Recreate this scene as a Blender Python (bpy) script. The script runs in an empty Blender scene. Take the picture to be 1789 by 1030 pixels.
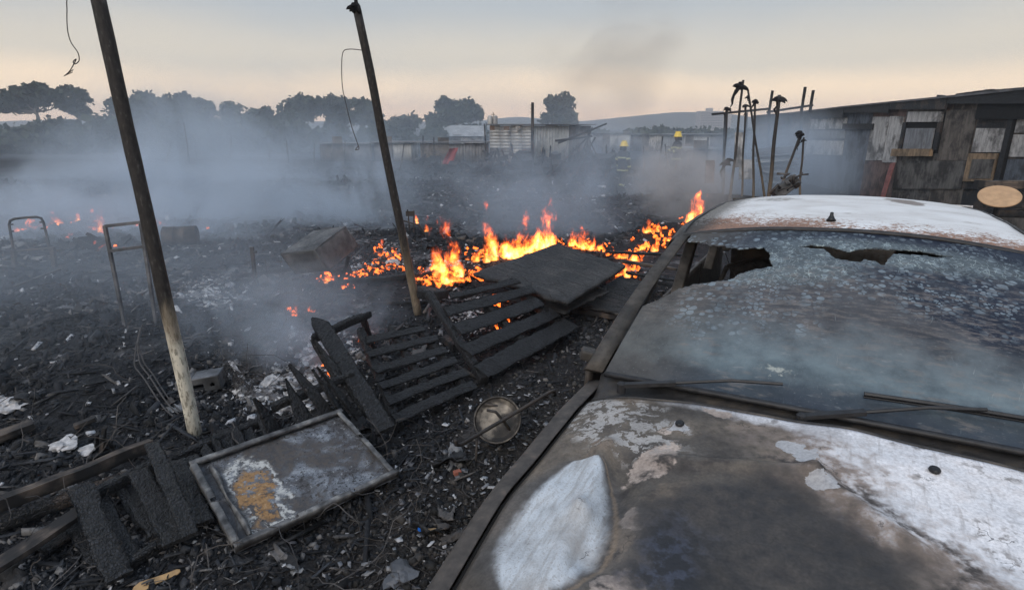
import bpy, bmesh, math, random
import numpy as np
from mathutils import Vector, Matrix, noise as mnoise

random.seed(7); RNG = np.random.default_rng(11)
scene = bpy.context.scene
COL = scene.collection
R = math.radians

# ---------------------------------------------------------------- camera
CAM_H = 1.92; CF = 1000.0; PITCH = math.atan(293 / CF)
cam = bpy.data.cameras.new('camera')
cam.sensor_width = 36.0; cam.lens = 36.0 * CF / 1789.0
cam.clip_start = 0.05; cam.clip_end = 3000
cam_ob = bpy.data.objects.new('camera', cam); COL.objects.link(cam_ob)
cam_ob.location = (0, 0, CAM_H); cam_ob.rotation_euler = (R(90) - PITCH, 0, 0)
scene.camera = cam_ob

# ---------------------------------------------------------------- sky, sun, exposure
SUN_EL, SUN_AZ = R(9), R(205)          # low sun behind the camera, veiled by smoke
world = bpy.data.worlds.new('World'); scene.world = world; world.use_nodes = True
wn, wl = world.node_tree.nodes, world.node_tree.links
wn.clear()
w_out = wn.new('ShaderNodeOutputWorld'); w_bg = wn.new('ShaderNodeBackground')
w_sky = wn.new('ShaderNodeTexSky'); w_sky.sky_type = 'NISHITA'; w_sky.sun_disc = False
w_sky.sun_elevation = SUN_EL; w_sky.sun_rotation = SUN_AZ
w_sky.air_density = 1.3; w_sky.dust_density = 4.0; w_sky.ozone_density = 1.0
w_mul = wn.new('ShaderNodeVectorMath'); w_mul.operation = 'SCALE'; w_mul.inputs['Scale'].default_value = 0.055
w_tc = wn.new('ShaderNodeTexCoord'); w_sep = wn.new('ShaderNodeSeparateXYZ'); w_ramp = wn.new('ShaderNodeValToRGB')
w_nz = wn.new('ShaderNodeTexNoise'); w_nz.inputs['Scale'].default_value = 2.2; w_nz.inputs['Detail'].default_value = 5
w_nz.inputs['Roughness'].default_value = 0.5
w_map = wn.new('ShaderNodeMapping'); w_map.inputs['Scale'].default_value = (1, 1, 2.6)
w_ma = wn.new('ShaderNodeMath'); w_ma.operation = 'MULTIPLY_ADD'; w_ma.inputs[1].default_value = 0.07; w_ma.inputs[2].default_value = -0.035
w_add = wn.new('ShaderNodeMath'); w_add.operation = 'ADD'
wl.new(w_tc.outputs['Generated'], w_sep.inputs[0]); wl.new(w_tc.outputs['Generated'], w_map.inputs[0])
wl.new(w_map.outputs[0], w_nz.inputs['Vector']); wl.new(w_nz.outputs['Fac'], w_ma.inputs[0])
wl.new(w_sep.outputs['Z'], w_add.inputs[0]); wl.new(w_ma.outputs[0], w_add.inputs[1])
wl.new(w_add.outputs[0], w_ramp.inputs['Fac'])
cr = w_ramp.color_ramp; cr.interpolation = 'EASE'
SKY = [(0.0, (1.45, 0.98, 0.63)), (0.05, (1.20, 0.94, 0.67)), (0.10, (0.74, 0.68, 0.59)), (0.19, (0.49, 0.53, 0.57)),
       (0.34, (0.50, 0.57, 0.65)), (0.7, (0.48, 0.585, 0.75)), (1.0, (0.47, 0.585, 0.77))]
while len(cr.elements) < len(SKY): cr.elements.new(0.5)
for e, (p, c) in zip(cr.elements, SKY): e.position = p; e.color = (*c, 1)
w_mix = wn.new('ShaderNodeMix'); w_mix.data_type = 'RGBA'; w_mix.inputs['Factor'].default_value = 0.86
wl.new(w_sky.outputs[0], w_mul.inputs[0]); wl.new(w_mul.outputs[0], w_mix.inputs['A']); wl.new(w_ramp.outputs[0], w_mix.inputs['B'])
wl.new(w_mix.outputs['Result'], w_bg.inputs['Color']); w_bg.inputs['Strength'].default_value = 1.0
wl.new(w_bg.outputs[0], w_out.inputs[0])

sun = bpy.data.lights.new('sun', 'SUN'); sun.energy = 1.4; sun.angle = R(40); sun.color = (1, 0.93, 0.86)
sun_ob = bpy.data.objects.new('sun', sun); COL.objects.link(sun_ob)
sun_dir = Vector((math.sin(SUN_AZ) * math.cos(R(38)), math.cos(SUN_AZ) * math.cos(R(38)), math.sin(R(38))))
sun_ob.rotation_euler = sun_dir.to_track_quat('Z', 'Y').to_euler(); sun_ob.location = (0, 0, 30)

scene.view_settings.view_transform = 'Standard'; scene.view_settings.look = 'None'
scene.view_settings.exposure = 0.22; scene.view_settings.gamma = 1.0; scene.view_settings.use_curve_mapping = False
cy = scene.cycles
cy.max_bounces = 5; cy.diffuse_bounces = 2; cy.glossy_bounces = 2; cy.transmission_bounces = 4; cy.volume_bounces = 1
cy.transparent_max_bounces = 24; cy.sample_clamp_indirect = 3.0; cy.sample_clamp_direct = 0
cy.use_denoising = True; cy.volume_max_steps = 256; cy.volume_step_rate = 1.0
cy.caustics_reflective = False; cy.caustics_refractive = False
cy.use_adaptive_sampling = True; cy.adaptive_threshold = 0.02

# ---------------------------------------------------------------- pixel helpers (photo pixel -> point in the place)
def ray(x, y):
    a, b = x - 894.5, 515 - y
    return np.array([a, CF * math.cos(PITCH) + b * math.sin(PITCH), b * math.cos(PITCH) - CF * math.sin(PITCH)])
def smooth(a, b, x):
    t = np.clip((x - a) / (b - a), 0, 1); return t * t * (3 - 2 * t)
def gz(x, y):
    """height of the terrain (broad shape only)"""
    return -0.42 * smooth(5.0, 20.0, np.asarray(y, float)) + 0 * np.asarray(x, float)
def atz(x, y, z=0.0):
    r = ray(x, y); t = (z - CAM_H) / r[2]; return Vector((t * r[0], t * r[1], z))
def aty(x, y, Y):
    r = ray(x, y); t = Y / r[1]; return Vector((t * r[0], Y, CAM_H + t * r[2]))
def G(x, y, dz=0.0):
    """point on the terrain seen at pixel x, y (dz above the ground)"""
    z = 0.0
    for _ in range(12):
        p = atz(x, y, z + dz); z = float(gz(p.x, p.y))
    return Vector((p.x, p.y, z + dz))

# ---------------------------------------------------------------- object helpers
ORG = {}
def tag(o, label=None, cat=None, group=None, kind=None):
    if label: o['label'] = label
    if cat: o['category'] = cat
    if group: o['group'] = group
    if kind: o['kind'] = kind
    return o
def thing(name, label, cat, loc=(0, 0, 0), group=None):
    o = bpy.data.objects.new(name, None); COL.objects.link(o)
    o.location = loc; o.empty_display_size = 0.2; ORG[o] = Vector(loc)
    return tag(o, label, cat, group)
def link(name, me, mat, parent=None, smooth_=False, mtx=None):
    o = bpy.data.objects.new(name, me); COL.objects.link(o)
    if mat is not None and not me.materials: me.materials.append(mat)
    if smooth_: me.polygons.foreach_set('use_smooth', [True] * len(me.polygons))
    if parent is not None:
        o.parent = parent; ORG[o] = ORG.get(parent, Vector())
    if mtx is not None:
        base = ORG.get(parent, Vector()) if parent is not None else Vector()
        o.matrix_local = Matrix.Translation(-base) @ mtx
    return o
class MB:
    def __init__(s): s.v = []; s.f = []
    def add(s, vs, fs):
        n = len(s.v); s.v += [tuple(v) for v in vs]; s.f += [tuple(i + n for i in f) for f in fs]; return s
    def box(s, c, d, rz=0, m=None):
        x, y, z = d[0] / 2, d[1] / 2, d[2] / 2
        vs = [Vector(p) for p in ((-x, -y, -z), (x, -y, -z), (x, y, -z), (-x, y, -z), (-x, -y, z), (x, -y, z), (x, y, z), (-x, y, z))]
        M = Matrix.Translation(Vector(c)) @ (m if m is not None else Matrix.Rotation(rz, 4, 'Z'))
        return s.add([M @ v for v in vs], [(0, 3, 2, 1), (4, 5, 6, 7), (0, 1, 5, 4), (1, 2, 6, 5), (2, 3, 7, 6), (3, 0, 4, 7)])
    def beam(s, a, b, w, t, up=(0, 0, 1)):
        M, L = frame(a, b, up); 
        return s.box(M @ Vector((L / 2, 0, 0)), (L, w, t), m=M.to_3x3().to_4x4())
    def tube(s, pts, r, n=8, cap=True):
        pts = [Vector(p) for p in pts]; rs = r if hasattr(r, '__len__') else [r] * len(pts)
        base = len(s.v); d0 = (pts[1] - pts[0]).normalized()
        ref = Vector((0, 0, 1)) if abs(d0.z) < 0.9 else Vector((1, 0, 0))
        u = d0.cross(ref).normalized()
        for i, p in enumerate(pts):
            d = (pts[min(i + 1, len(pts) - 1)] - pts[max(i - 1, 0)])
            d = d.normalized() if d.length > 1e-9 else d0
            u = (u - d * u.dot(d)); u = u.normalized() if u.length > 1e-6 else d.orthogonal().normalized()
            w = d.cross(u)
            for k in range(n):
                a = 2 * math.pi * k / n
                s.v.append(tuple(p + (u * math.cos(a) + w * math.sin(a)) * rs[i]))
        for i in range(len(pts) - 1):
            for k in range(n):
                a, b = base + i * n + k, base + i * n + (k + 1) % n
                s.f.append((a, b, b + n, a + n))
        if cap:
            s.f.append(tuple(base + k for k in reversed(range(n)))); e = base + (len(pts) - 1) * n
            s.f.append(tuple(e + k for k in range(n)))
        return s
    def lathe(s, prof, n=16, M=None):
        M = M or Matrix(); base = len(s.v)
        for r, z in prof:
            for k in range(n):
                a = 2 * math.pi * k / n; s.v.append(tuple(M @ Vector((r * math.cos(a), r * math.sin(a), z))))
        for i in range(len(prof) - 1):
            for k in range(n):
                a, b = base + i * n + k, base + i * n + (k + 1) % n; s.f.append((a, b, b + n, a + n))
        s.f.append(tuple(base + k for k in reversed(range(n)))); e = base + (len(prof) - 1) * n
        s.f.append(tuple(e + k for k in range(n))); return s
    def build(s, name, mat, parent=None, smooth_=False, bevel=0):
        base = ORG.get(parent, Vector()) if parent is not None else Vector()
        me = bpy.data.meshes.new(name); me.from_pydata([tuple(Vector(v) - base) for v in s.v], [], s.f); me.update()
        o = link(name, me, mat, parent, smooth_)
        if bevel:
            b = o.modifiers.new('bevel', 'BEVEL'); b.width = bevel; b.segments = 2; b.limit_method = 'ANGLE'
        return o
def frame(a, b, up=(0, 0, 1)):
    a, b, up = Vector(a), Vector(b), Vector(up); x = (b - a); L = x.length; x.normalize()
    if abs(x.dot(up.normalized())) > 0.98: up = Vector((0, 1, 0)) if abs(x.y) < 0.9 else Vector((1, 0, 0))
    y = up.cross(x).normalized(); z = x.cross(y)
    M = Matrix((x, y, z)).transposed().to_4x4(); M.translation = a
    return M, L
def np_obj(name, V, F, mat, parent=None, smooth_=False, attr=None, kind=None):
    """fast mesh from numpy arrays: V (n,3), F (m,k)"""
    me = bpy.data.meshes.new(name); k = F.shape[1]
    me.vertices.add(len(V)); me.vertices.foreach_set('co', np.ascontiguousarray(V, np.float32).ravel())
    me.loops.add(F.size); me.loops.foreach_set('vertex_index', np.ascontiguousarray(F, np.int32).ravel())
    me.polygons.add(len(F)); me.polygons.foreach_set('loop_start', np.arange(0, F.size, k, dtype=np.int32))
    if attr is not None:
        a = me.attributes.new('rnd', 'FLOAT', 'POINT'); a.data.foreach_set('value', np.ascontiguousarray(attr, np.float32))
    me.update(calc_edges=True)
    o = link(name, me, mat, parent, smooth_)
    if kind: o['kind'] = kind
    return o

# ---------------------------------------------------------------- value noise in numpy
_PERM = np.random.default_rng(5).random((64, 64, 64))
def vnoise(p):
    p = np.asarray(p, float); i = np.floor(p).astype(int); f = p - i; f = f * f * (3 - 2 * f); i &= 63; j = (i + 1) & 63
    g = lambda a, b, c: _PERM[a, b, c]
    x0, y0, z0 = i[..., 0], i[..., 1], i[..., 2]; x1, y1, z1 = j[..., 0], j[..., 1], j[..., 2]
    fx, fy, fz = f[..., 0], f[..., 1], f[..., 2]
    L = lambda a, b, t: a + (b - a) * t
    return L(L(L(g(x0, y0, z0), g(x1, y0, z0), fx), L(g(x0, y1, z0), g(x1, y1, z0), fx), fy),
             L(L(g(x0, y0, z1), g(x1, y0, z1), fx), L(g(x0, y1, z1), g(x1, y1, z1), fx), fy), fz)
def fbm(p, oct=4, gain=0.5):
    s = 0; a = 1; t = 0; p = np.asarray(p, float)
    for k in range(oct): s = s + a * vnoise(p * 2 ** k + 7.3 * k); t += a; a *= gain
    return s / t
# ---------------------------------------------------------------- materials
class NT:
    """tiny node helper"""
    def __init__(s, name):
        s.m = bpy.data.materials.new(name); s.m.use_nodes = True; s.t = s.m.node_tree; s.n = s.t.nodes; s.l = s.t.links
        s.n.clear(); s.out = s.n.new('ShaderNodeOutputMaterial'); s._c = None
    def new(s, t, **k):
        n = s.n.new('ShaderNode' + t)
        for a, b in k.items(): setattr(n, a, b)
        return n
    def put(s, sock, v):
        if hasattr(v, 'is_output') or hasattr(v, 'links'): s.l.new(v, sock)
        elif isinstance(v, (tuple, list)) and sock.type == 'RGBA' and len(v) == 3: sock.default_value = (*v, 1)
        else: sock.default_value = v
    def co(s, kind='Object'):
        if s._c is None: s._c = s.new('TexCoord')
        return s._c.outputs[kind]
    def pos(s): return s.new('NewGeometry').outputs['Position']
    def mapp(s, v, scale=(1, 1, 1), loc=(0, 0, 0), rot=(0, 0, 0)):
        n = s.new('Mapping'); s.put(n.inputs['Vector'], v); n.inputs['Scale'].default_value = scale
        n.inputs['Location'].default_value = loc; n.inputs['Rotation'].default_value = rot; return n.outputs[0]
    def noise(s, v=None, scale=5, detail=4, rough=0.55, dist=0.0, out='Fac', kind='FBM'):
        n = s.new('TexNoise'); n.inputs['Scale'].default_value = scale; n.inputs['Detail'].default_value = detail
        n.inputs['Roughness'].default_value = rough; n.inputs['Distortion'].default_value = dist
        s.put(n.inputs['Vector'], v if v is not None else s.co()); return n.outputs[out]
    def voro(s, v=None, scale=5, feature='F1', out='Distance', rnd=1.0):
        n = s.new('TexVoronoi', feature=feature); n.inputs['Scale'].default_value = scale
        if 'Randomness' in n.inputs: n.inputs['Randomness'].default_value = rnd
        s.put(n.inputs['Vector'], v if v is not None else s.co()); return n.outputs[out]
    def math(s, op, a, b=None, c=None, clamp=False):
        n = s.new('Math', operation=op, use_clamp=clamp); s.put(n.inputs[0], a)
        if b is not None: s.put(n.inputs[1], b)
        if c is not None: s.put(n.inputs[2], c)
        return n.outputs[0]
    def rng(s, v, a, b, c=0.0, d=1.0, smooth_=True):
        n = s.new('MapRange', interpolation_type='SMOOTHSTEP' if smooth_ else 'LINEAR'); s.put(n.inputs['Value'], v)
        n.inputs['From Min'].default_value = a; n.inputs['From Max'].default_value = b
        n.inputs['To Min'].default_value = c; n.inputs['To Max'].default_value = d; return n.outputs['Result']
    def mix(s, f, a, b, mode='MIX'):
        n = s.new('Mix', data_type='RGBA', blend_type=mode); s.put(n.inputs['Factor'], f); s.put(n.inputs['A'], a); s.put(n.inputs['B'], b)
        return n.outputs['Result']
    def ramp(s, v, stops, interp='LINEAR'):
        n = s.new('ValToRGB'); s.put(n.inputs['Fac'], v); c = n.color_ramp; c.interpolation = interp
        while len(c.elements) < len(stops): c.elements.new(0.5)
        for e, (p, q) in zip(c.elements, stops): e.position = p; e.color = (*q, 1) if len(q) == 3 else q
        return n.outputs['Color']
    def sep(s, v):
        n = s.new('SeparateXYZ'); s.put(n.inputs[0], v); return n.outputs
    def comb(s, x, y, z):
        n = s.new('CombineXYZ'); s.put(n.inputs[0], x); s.put(n.inputs[1], y); s.put(n.inputs[2], z); return n.outputs[0]
    def vadd(s, a, b):
        n = s.new('VectorMath', operation='ADD'); s.put(n.inputs[0], a); s.put(n.inputs[1], b); return n.outputs[0]
    def vscale(s, a, k):
        n = s.new('VectorMath', operation='SCALE'); s.put(n.inputs[0], a); s.put(n.inputs['Scale'], k); return n.outputs[0]
    def ell(s, v, c, r, rot=0.0, wob=None):
        """mask: 1 inside an ellipse around c (xy) with radii r, falling to 0 outside; wob is a vector offset"""
        if wob is not None: v = s.vadd(v, wob)
        n = s.new('Mapping'); n.vector_type = 'TEXTURE'; s.put(n.inputs['Vector'], v)
        n.inputs['Location'].default_value = (c[0], c[1], 0); n.inputs['Rotation'].default_value = (0, 0, rot)
        n.inputs['Scale'].default_value = (r[0], r[1], 1)
        p = s.sep(n.outputs[0]); d = s.math('SQRT', s.math('ADD', s.math('MULTIPLY', p[0], p[0]), s.math('MULTIPLY', p[1], p[1])))
        return d
    def bump(s, h, strength=0.5, dist=0.02, normal=None):
        n = s.new('Bump'); n.inputs['Strength'].default_value = strength; n.inputs['Distance'].default_value = dist
        s.put(n.inputs['Height'], h)
        if normal is not None: s.put(n.inputs['Normal'], normal)
        return n.outputs[0]
    def bsdf(s, color, rough=0.8, metal=0.0, spec=0.5, normal=None, **k):
        n = s.new('BsdfPrincipled'); s.put(n.inputs['Base Color'], color); s.put(n.inputs['Roughness'], rough)
        s.put(n.inputs['Metallic'], metal); s.put(n.inputs['Specular IOR Level'], spec)
        if normal is not None: s.put(n.inputs['Normal'], normal)
        for a, b in k.items(): s.put(n.inputs[a.replace('_', ' ')], b)
        s.l.new(n.outputs[0], s.out.inputs['Surface']); return n
    def rand(s): return s.new('ObjectInfo').outputs['Random']
    def attr(s, name='rnd'): 
        n = s.new('Attribute'); n.attribute_name = name; return n.outputs['Fac']

M = {}
# charred wood: alligator cracks across the grain (object X = grain)
def m_char(name, ash=0.5, brown=0.0, grain=1.0):
    t = NT(name); rnd = t.rand(); off = t.comb(t.math('MULTIPLY', rnd, 37.0), t.math('MULTIPLY', rnd, 11.0), 0.0)
    p = t.vadd(t.co(), off)
    cell = t.voro(t.mapp(p, (48 * grain, 80 * grain, 80 * grain)), 1.0, 'DISTANCE_TO_EDGE')
    crack = t.rng(cell, 0.0, 0.16)
    fib = t.noise(t.mapp(p, (6, 90, 90)), 1.0, 4)
    n1 = t.noise(p, 7, 5); n2 = t.noise(p, 60, 3)
    base = t.ramp(n1, [(0.3, (0.0035, 0.0035, 0.004)), (0.55, (0.008, 0.008, 0.009)), (0.8, (0.018, 0.018, 0.021))])
    base = t.mix(t.rng(t.math('MULTIPLY', n2, crack), 0.42, 0.7, 0, ash), base, (0.06, 0.064, 0.076))
    if brown: base = t.mix(t.rng(t.noise(p, 3, 4), 0.5, 0.62, 0, brown), base, (0.085, 0.06, 0.045))
    base = t.mix(t.rng(crack, 0.0, 0.6, 1, 0), base, (0.004, 0.004, 0.004))
    h = t.math('ADD', t.math('MULTIPLY', crack, 0.7), t.math('MULTIPLY', fib, 0.5))
    t.bsdf(base, t.rng(n2, 0.3, 0.7, 0.42, 0.75), spec=0.45, normal=t.bump(h, 0.9, 0.008)); return t.m
M['char'] = m_char('charred_wood', 0.5)
M['char_brown'] = m_char('charred_wood_with_bare_patches', 0.45, 0.8)

def m_plank():
    t = NT('scorched_plank'); rnd = t.rand(); p = t.vadd(t.co(), t.comb(t.math('MULTIPLY', rnd, 37.0), 0.0, 0.0))
    fib = t.noise(t.mapp(p, (3, 60, 60)), 1.0, 5); n = t.noise(p, 4, 5)
    c = t.ramp(fib, [(0.3, (0.05, 0.04, 0.033)), (0.55, (0.13, 0.10, 0.08)), (0.8, (0.24, 0.19, 0.15))])
    c = t.mix(t.rng(n, 0.36, 0.54, 0, 0.97), c, (0.010, 0.010, 0.011))
    t.bsdf(c, 0.85, normal=t.bump(fib, 0.6, 0.004)); return t.m
M['plank'] = m_plank()

def m_metal(name, c0, c1, c2, rough=0.55, metal=0.3, sc=6):
    t = NT(name); p = t.vadd(t.co(), t.comb(t.math('MULTIPLY', t.rand(), 19.0), 0.0, 0.0))
    n = t.noise(p, sc, 6, 0.62); n2 = t.noise(p, sc * 8, 4)
    c = t.ramp(n, [(0.32, c0), (0.5, c1), (0.68, c2)])
    c = t.mix(t.rng(n2, 0.5, 0.75, 0, 0.55), c, c0)
    t.bsdf(c, t.rng(n2, 0.3, 0.7, rough - 0.12, rough + 0.2), metal, 0.4, t.bump(n2, 0.35, 0.003)); return t.m
M['iron'] = m_metal('burnt_iron', (0.018, 0.017, 0.017), (0.05, 0.045, 0.042), (0.11, 0.085, 0.07))
M['steel'] = m_metal('fire_dulled_steel', (0.035, 0.037, 0.042), (0.10, 0.105, 0.115), (0.19, 0.19, 0.20))
M['cabinet'] = m_metal('scorched_sheet_steel', (0.034, 0.035, 0.037), (0.088, 0.089, 0.092), (0.19, 0.187, 0.185), 0.6, 0.25, 4)
M['rust'] = m_metal('rusty_sheet', (0.05, 0.03, 0.022), (0.13, 0.085, 0.06), (0.24, 0.17, 0.125), 0.75, 0.1)
M['rust_pale'] = m_metal('heat_bleached_disc', (0.016, 0.015, 0.014), (0.04, 0.034, 0.029), (0.27, 0.235, 0.19), 0.45, 0.35, 9)

def m_simple(name, c, rough=0.85, var=0.35, sc=12, spec=0.4, bump=0.3):
    t = NT(name); n = t.noise(None, sc, 5); d = tuple(x * (1 - var) for x in c); e = tuple(min(1, x * (1 + var)) for x in c)
    t.bsdf(t.ramp(n, [(0.3, d), (0.7, e)]), rough, 0, spec, t.bump(n, bump, 0.01)); return t.m
M['wire'] = m_simple('burnt_wire', (0.055, 0.05, 0.048), 0.6)
M['black_plastic'] = m_simple('blackened_plastic', (0.012, 0.012, 0.014), 0.45)
M['soot'] = m_simple('soot_black', (0.008, 0.008, 0.008), 0.95)
M['rag'] = m_simple('charred_cloth', (0.014, 0.013, 0.014), 0.95, 0.6, 20, 0.2, 1.0)
M['tan_board'] = m_simple('bare_wood_disc', (0.47, 0.30, 0.17), 0.75, 0.18, 8)
M['bone'] = m_simple('bleached_handle', (0.42, 0.27, 0.13), 0.7, 0.4, 18)
M['ash_white'] = m_simple('white_ash', (0.42, 0.41, 0.41), 0.95, 0.4, 30)

# burnt pole: char above, pale timber near the foot, ragged edge between
def m_pole(name, z0, z1, pale, streak):
    t = NT(name); p = t.co(); z = t.sep(p)[2]
    n = t.noise(t.mapp(p, (14, 14, 3.2)), 1.0, 5, 0.65); n2 = t.noise(t.mapp(p, (60, 60, 22)), 1.0, 4)
    f = t.rng(t.math('ADD', z, t.math('MULTIPLY', t.math('SUBTRACT', n, 0.5), streak)), z0, z1)
    pl = t.ramp(t.noise(t.mapp(p, (25, 25, 9)), 1.0, 5), [(0.3, tuple(c * 0.45 for c in pale)), (0.5, pale), (0.72, tuple(min(1, c * 1.25) for c in pale))])
    pl = t.mix(t.rng(n2, 0.5, 0.62, 0, 0.8), pl, (0.17, 0.155, 0.12))
    ch = t.ramp(n2, [(0.3, (0.010, 0.009, 0.009)), (0.6, (0.032, 0.028, 0.026)), (0.8, (0.10, 0.095, 0.09))])
    edge = t.math('MULTIPLY', f, t.math('SUBTRACT', 1.0, f))
    c = t.mix(f, pl, ch); c = t.mix(t.math('MULTIPLY', edge, 1.9), c, (0.16, 0.11, 0.06))
    t.bsdf(c, 0.7, 0, 0.4, t.bump(n2, 0.6, 0.006)); return t.m
M['pole_pale'] = m_pole('burnt_pole_pale_foot', 0.62, 1.0, (0.56, 0.52, 0.43), 0.55)
M['pole_brown'] = m_pole('burnt_pole_brown_foot', -0.1, 1.1, (0.27, 0.225, 0.165), 1.4)
M['pole_far'] = m_pole('burnt_pole_thin', -0.4, 1.8, (0.17, 0.145, 0.125), 2.0)

# ground: ash and charcoal over sandy soil
def m_ground():
    t = NT('ash_ground'); p = t.pos()
    n = t.noise(p, 1.1, 8, 0.62); n2 = t.noise(p, 9, 6, 0.6); n3 = t.noise(p, 55, 4); big = t.noise(p, 0.22, 4)
    v = t.voro(t.vadd(p, t.vscale(t.noise(p, 6, 3, out='Color'), 0.12)), 22, 'F1')
    c = t.ramp(n2, [(0.3, (0.0045, 0.005, 0.0062)), (0.5, (0.011, 0.012, 0.0145)), (0.7, (0.027, 0.028, 0.031))])
    c = t.mix(t.rng(n3, 0.55, 0.72, 0, 0.6), c, (0.06, 0.058, 0.06))
    ash = t.math('MULTIPLY', t.rng(n, 0.52, 0.66), t.rng(n2, 0.38, 0.62))
    c = t.mix(t.math('MULTIPLY', ash, 0.75), c, (0.26, 0.255, 0.26))
    y = t.sep(p); soil = t.math('MULTIPLY', t.rng(y[1], 3.2, 5.2, 1, 0), t.rng(t.math('ADD', y[0], t.math('MULTIPLY', big, 0.6)), -1.5, -0.4))
    sc = t.ramp(n3, [(0.3, (0.012, 0.010, 0.009)), (0.6, (0.036, 0.030, 0.026)), (0.85, (0.10, 0.088, 0.076))])
    c = t.mix(t.math('MULTIPLY', soil, 0.75), c, sc)
    h = t.math('ADD', t.math('MULTIPLY', n2, 0.6), t.math('ADD', t.math('MULTIPLY', v, 0.5), t.math('MULTIPLY', n3, 0.25)))
    t.bsdf(c, 0.92, 0, 0.3, t.bump(h, 1.0, 0.06)); return t.m
M['ground'] = m_ground()
def m_chunks(name, stops, rough=0.8, spec=0.4):
    t = NT(name); c = t.ramp(t.attr(), stops); n = t.noise(t.pos(), 60, 3)
    c = t.mix(t.rng(n, 0.45, 0.7, 0, 0.55), c, (0.02, 0.02, 0.021))
    t.bsdf(c, rough, 0, spec, t.bump(n, 0.6, 0.01)); return t.m
M['chunks'] = m_chunks('charcoal_and_ash', [(0.0, (0.0026, 0.003, 0.004)), (0.6, (0.0090, 0.0110, 0.0155)), (0.82, (0.034, 0.038, 0.046)), (0.94, (0.10, 0.09, 0.082)), (0.985, (0.20, 0.195, 0.195)), (1.0, (0.55, 0.55, 0.57))])
M['gravel'] = m_chunks('sooty_gravel', [(0.0, (0.007, 0.0065, 0.0065)), (0.5, (0.024, 0.022, 0.020)), (0.8, (0.07, 0.062, 0.056)), (0.95, (0.16, 0.145, 0.13)), (1.0, (0.34, 0.33, 0.33))])
M['flakes'] = m_chunks('ash_flakes', [(0.0, (0.10, 0.095, 0.10)), (0.6, (0.26, 0.26, 0.27)), (1.0, (0.62, 0.62, 0.63))], 0.9)

# volumes
def m_haze(dens):
    t = NT('haze_air'); v = t.new('VolumePrincipled'); v.inputs['Color'].default_value = (0.80, 0.86, 0.95, 1)
    v.inputs['Density'].default_value = dens; v.inputs['Anisotropy'].default_value = 0.1
    t.l.new(v.outputs[0], t.out.inputs['Volume']); return t.m
def m_smoke(name, dens, thr=0.45, soft=0.25, sc=0.5, col=(0.78, 0.88, 1.0), stretch=(1, 1, 1.3), rise=(0, 0, 0), power=1.0, step=1.0, flat=0.0):
    """smoke: fbm density inside an ellipsoid (object coords -1..1), ragged edge; flat = keeps density near the bottom"""
    t = NT(name); p = t.co(); w = t.mapp(t.pos(), stretch, rise)
    n = t.noise(w, sc, 4, 0.58, 1.3); n2 = t.noise(w, sc * 0.35, 2)
    q = t.sep(p); r = t.math('ADD', t.math('MULTIPLY', q[0], q[0]), t.math('ADD', t.math('MULTIPLY', q[1], q[1]), t.math('MULTIPLY', q[2], q[2])))
    fall = t.rng(r, 0.08, 0.92, 1, 0)
    d = t.math('ADD', t.math('MULTIPLY', n, 0.7), t.math('MULTIPLY', n2, 0.3))
    d = t.math('SUBTRACT', t.math('ADD', d, t.math('MULTIPLY', fall, 0.16)), 0.10)
    d = t.math('MULTIPLY', t.rng(d, thr - soft * 0.5, thr + soft * 0.5), fall)
    if power != 1.0: d = t.math('POWER', d, power)
    if flat: d = t.math('MULTIPLY', d, t.rng(q[2], -1.0, flat, 1.0, 0.0))
    v = t.new('VolumePrincipled'); v.inputs['Color'].default_value = (*col, 1); v.inputs['Anisotropy'].default_value = 0.15
    t.l.new(t.math('MULTIPLY', d, dens), v.inputs['Density']); t.l.new(v.outputs[0], t.out.inputs['Volume'])
    t.m.cycles.volume_step_rate = step; return t.m
def m_flame(name, strength=36, sc=9.0):
    """flame: wispy emission in a closed hull; object coords: xy -1..1, z 0 (foot) .. 1 (tip)"""
    t = NT(name); p = t.co(); w = t.pos(); q = t.sep(p)
    wob = t.vscale(t.vadd(t.noise(t.mapp(w, (1, 1, 0.8)), sc * 0.5, 2, out='Color'), (-0.5, -0.5, -0.5)), 0.22)
    w2 = t.mapp(t.vadd(w, wob), (1, 1, 0.42))
    n = t.noise(w2, sc, 3, 0.55); r1 = t.math('ABSOLUTE', t.math('SUBTRACT', t.noise(w2, sc * 1.7, 2), 0.5))
    fil = t.rng(r1, 0.0, 0.075, 1, 0)
    rr = t.math('SQRT', t.math('ADD', t.math('MULTIPLY', q[0], q[0]), t.math('MULTIPLY', q[1], q[1])))
    z = q[2]
    lim = t.math('SUBTRACT', 1.0, t.math('POWER', t.math('MAXIMUM', z, 0.0), 0.8))
    body = t.math('SUBTRACT', lim, t.math('MULTIPLY', rr, 0.55))
    body = t.math('ADD', body, t.math('MULTIPLY', t.math('SUBTRACT', n, 0.5), 3.1))
    m = t.rng(body, 0.22, 0.72); edge = t.rng(rr, 0.75, 1.0, 1, 0)
    m = t.math('MULTIPLY', m, edge); m = t.math('MULTIPLY', m, t.rng(z, 0.9, 1.0, 1, 0))
    core = t.math('ADD', t.rng(body, 0.3, 1.1, 0.07, 0.45), t.math('MULTIPLY', fil, 1.0))
    d = t.math('MULTIPLY', m, core)
    hot = t.rng(t.math('SUBTRACT', body, t.math('MULTIPLY', z, 0.35)), 0.2, 1.1)
    col = t.ramp(hot, [(0.0, (1.0, 0.12, 0.012)), (0.45, (1.0, 0.23, 0.03)), (0.85, (1.0, 0.36, 0.07)), (1.0, (1.0, 0.50, 0.15))])
    e = t.new('Emission'); t.l.new(col, e.inputs['Color']); t.l.new(t.math('MULTIPLY', d, strength), e.inputs['Strength'])
    t.l.new(e.outputs[0], t.out.inputs['Volume']); t.m.cycles.volume_step_rate = 0.35; return t.m
M['flame'] = m_flame('flame_gas')
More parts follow.
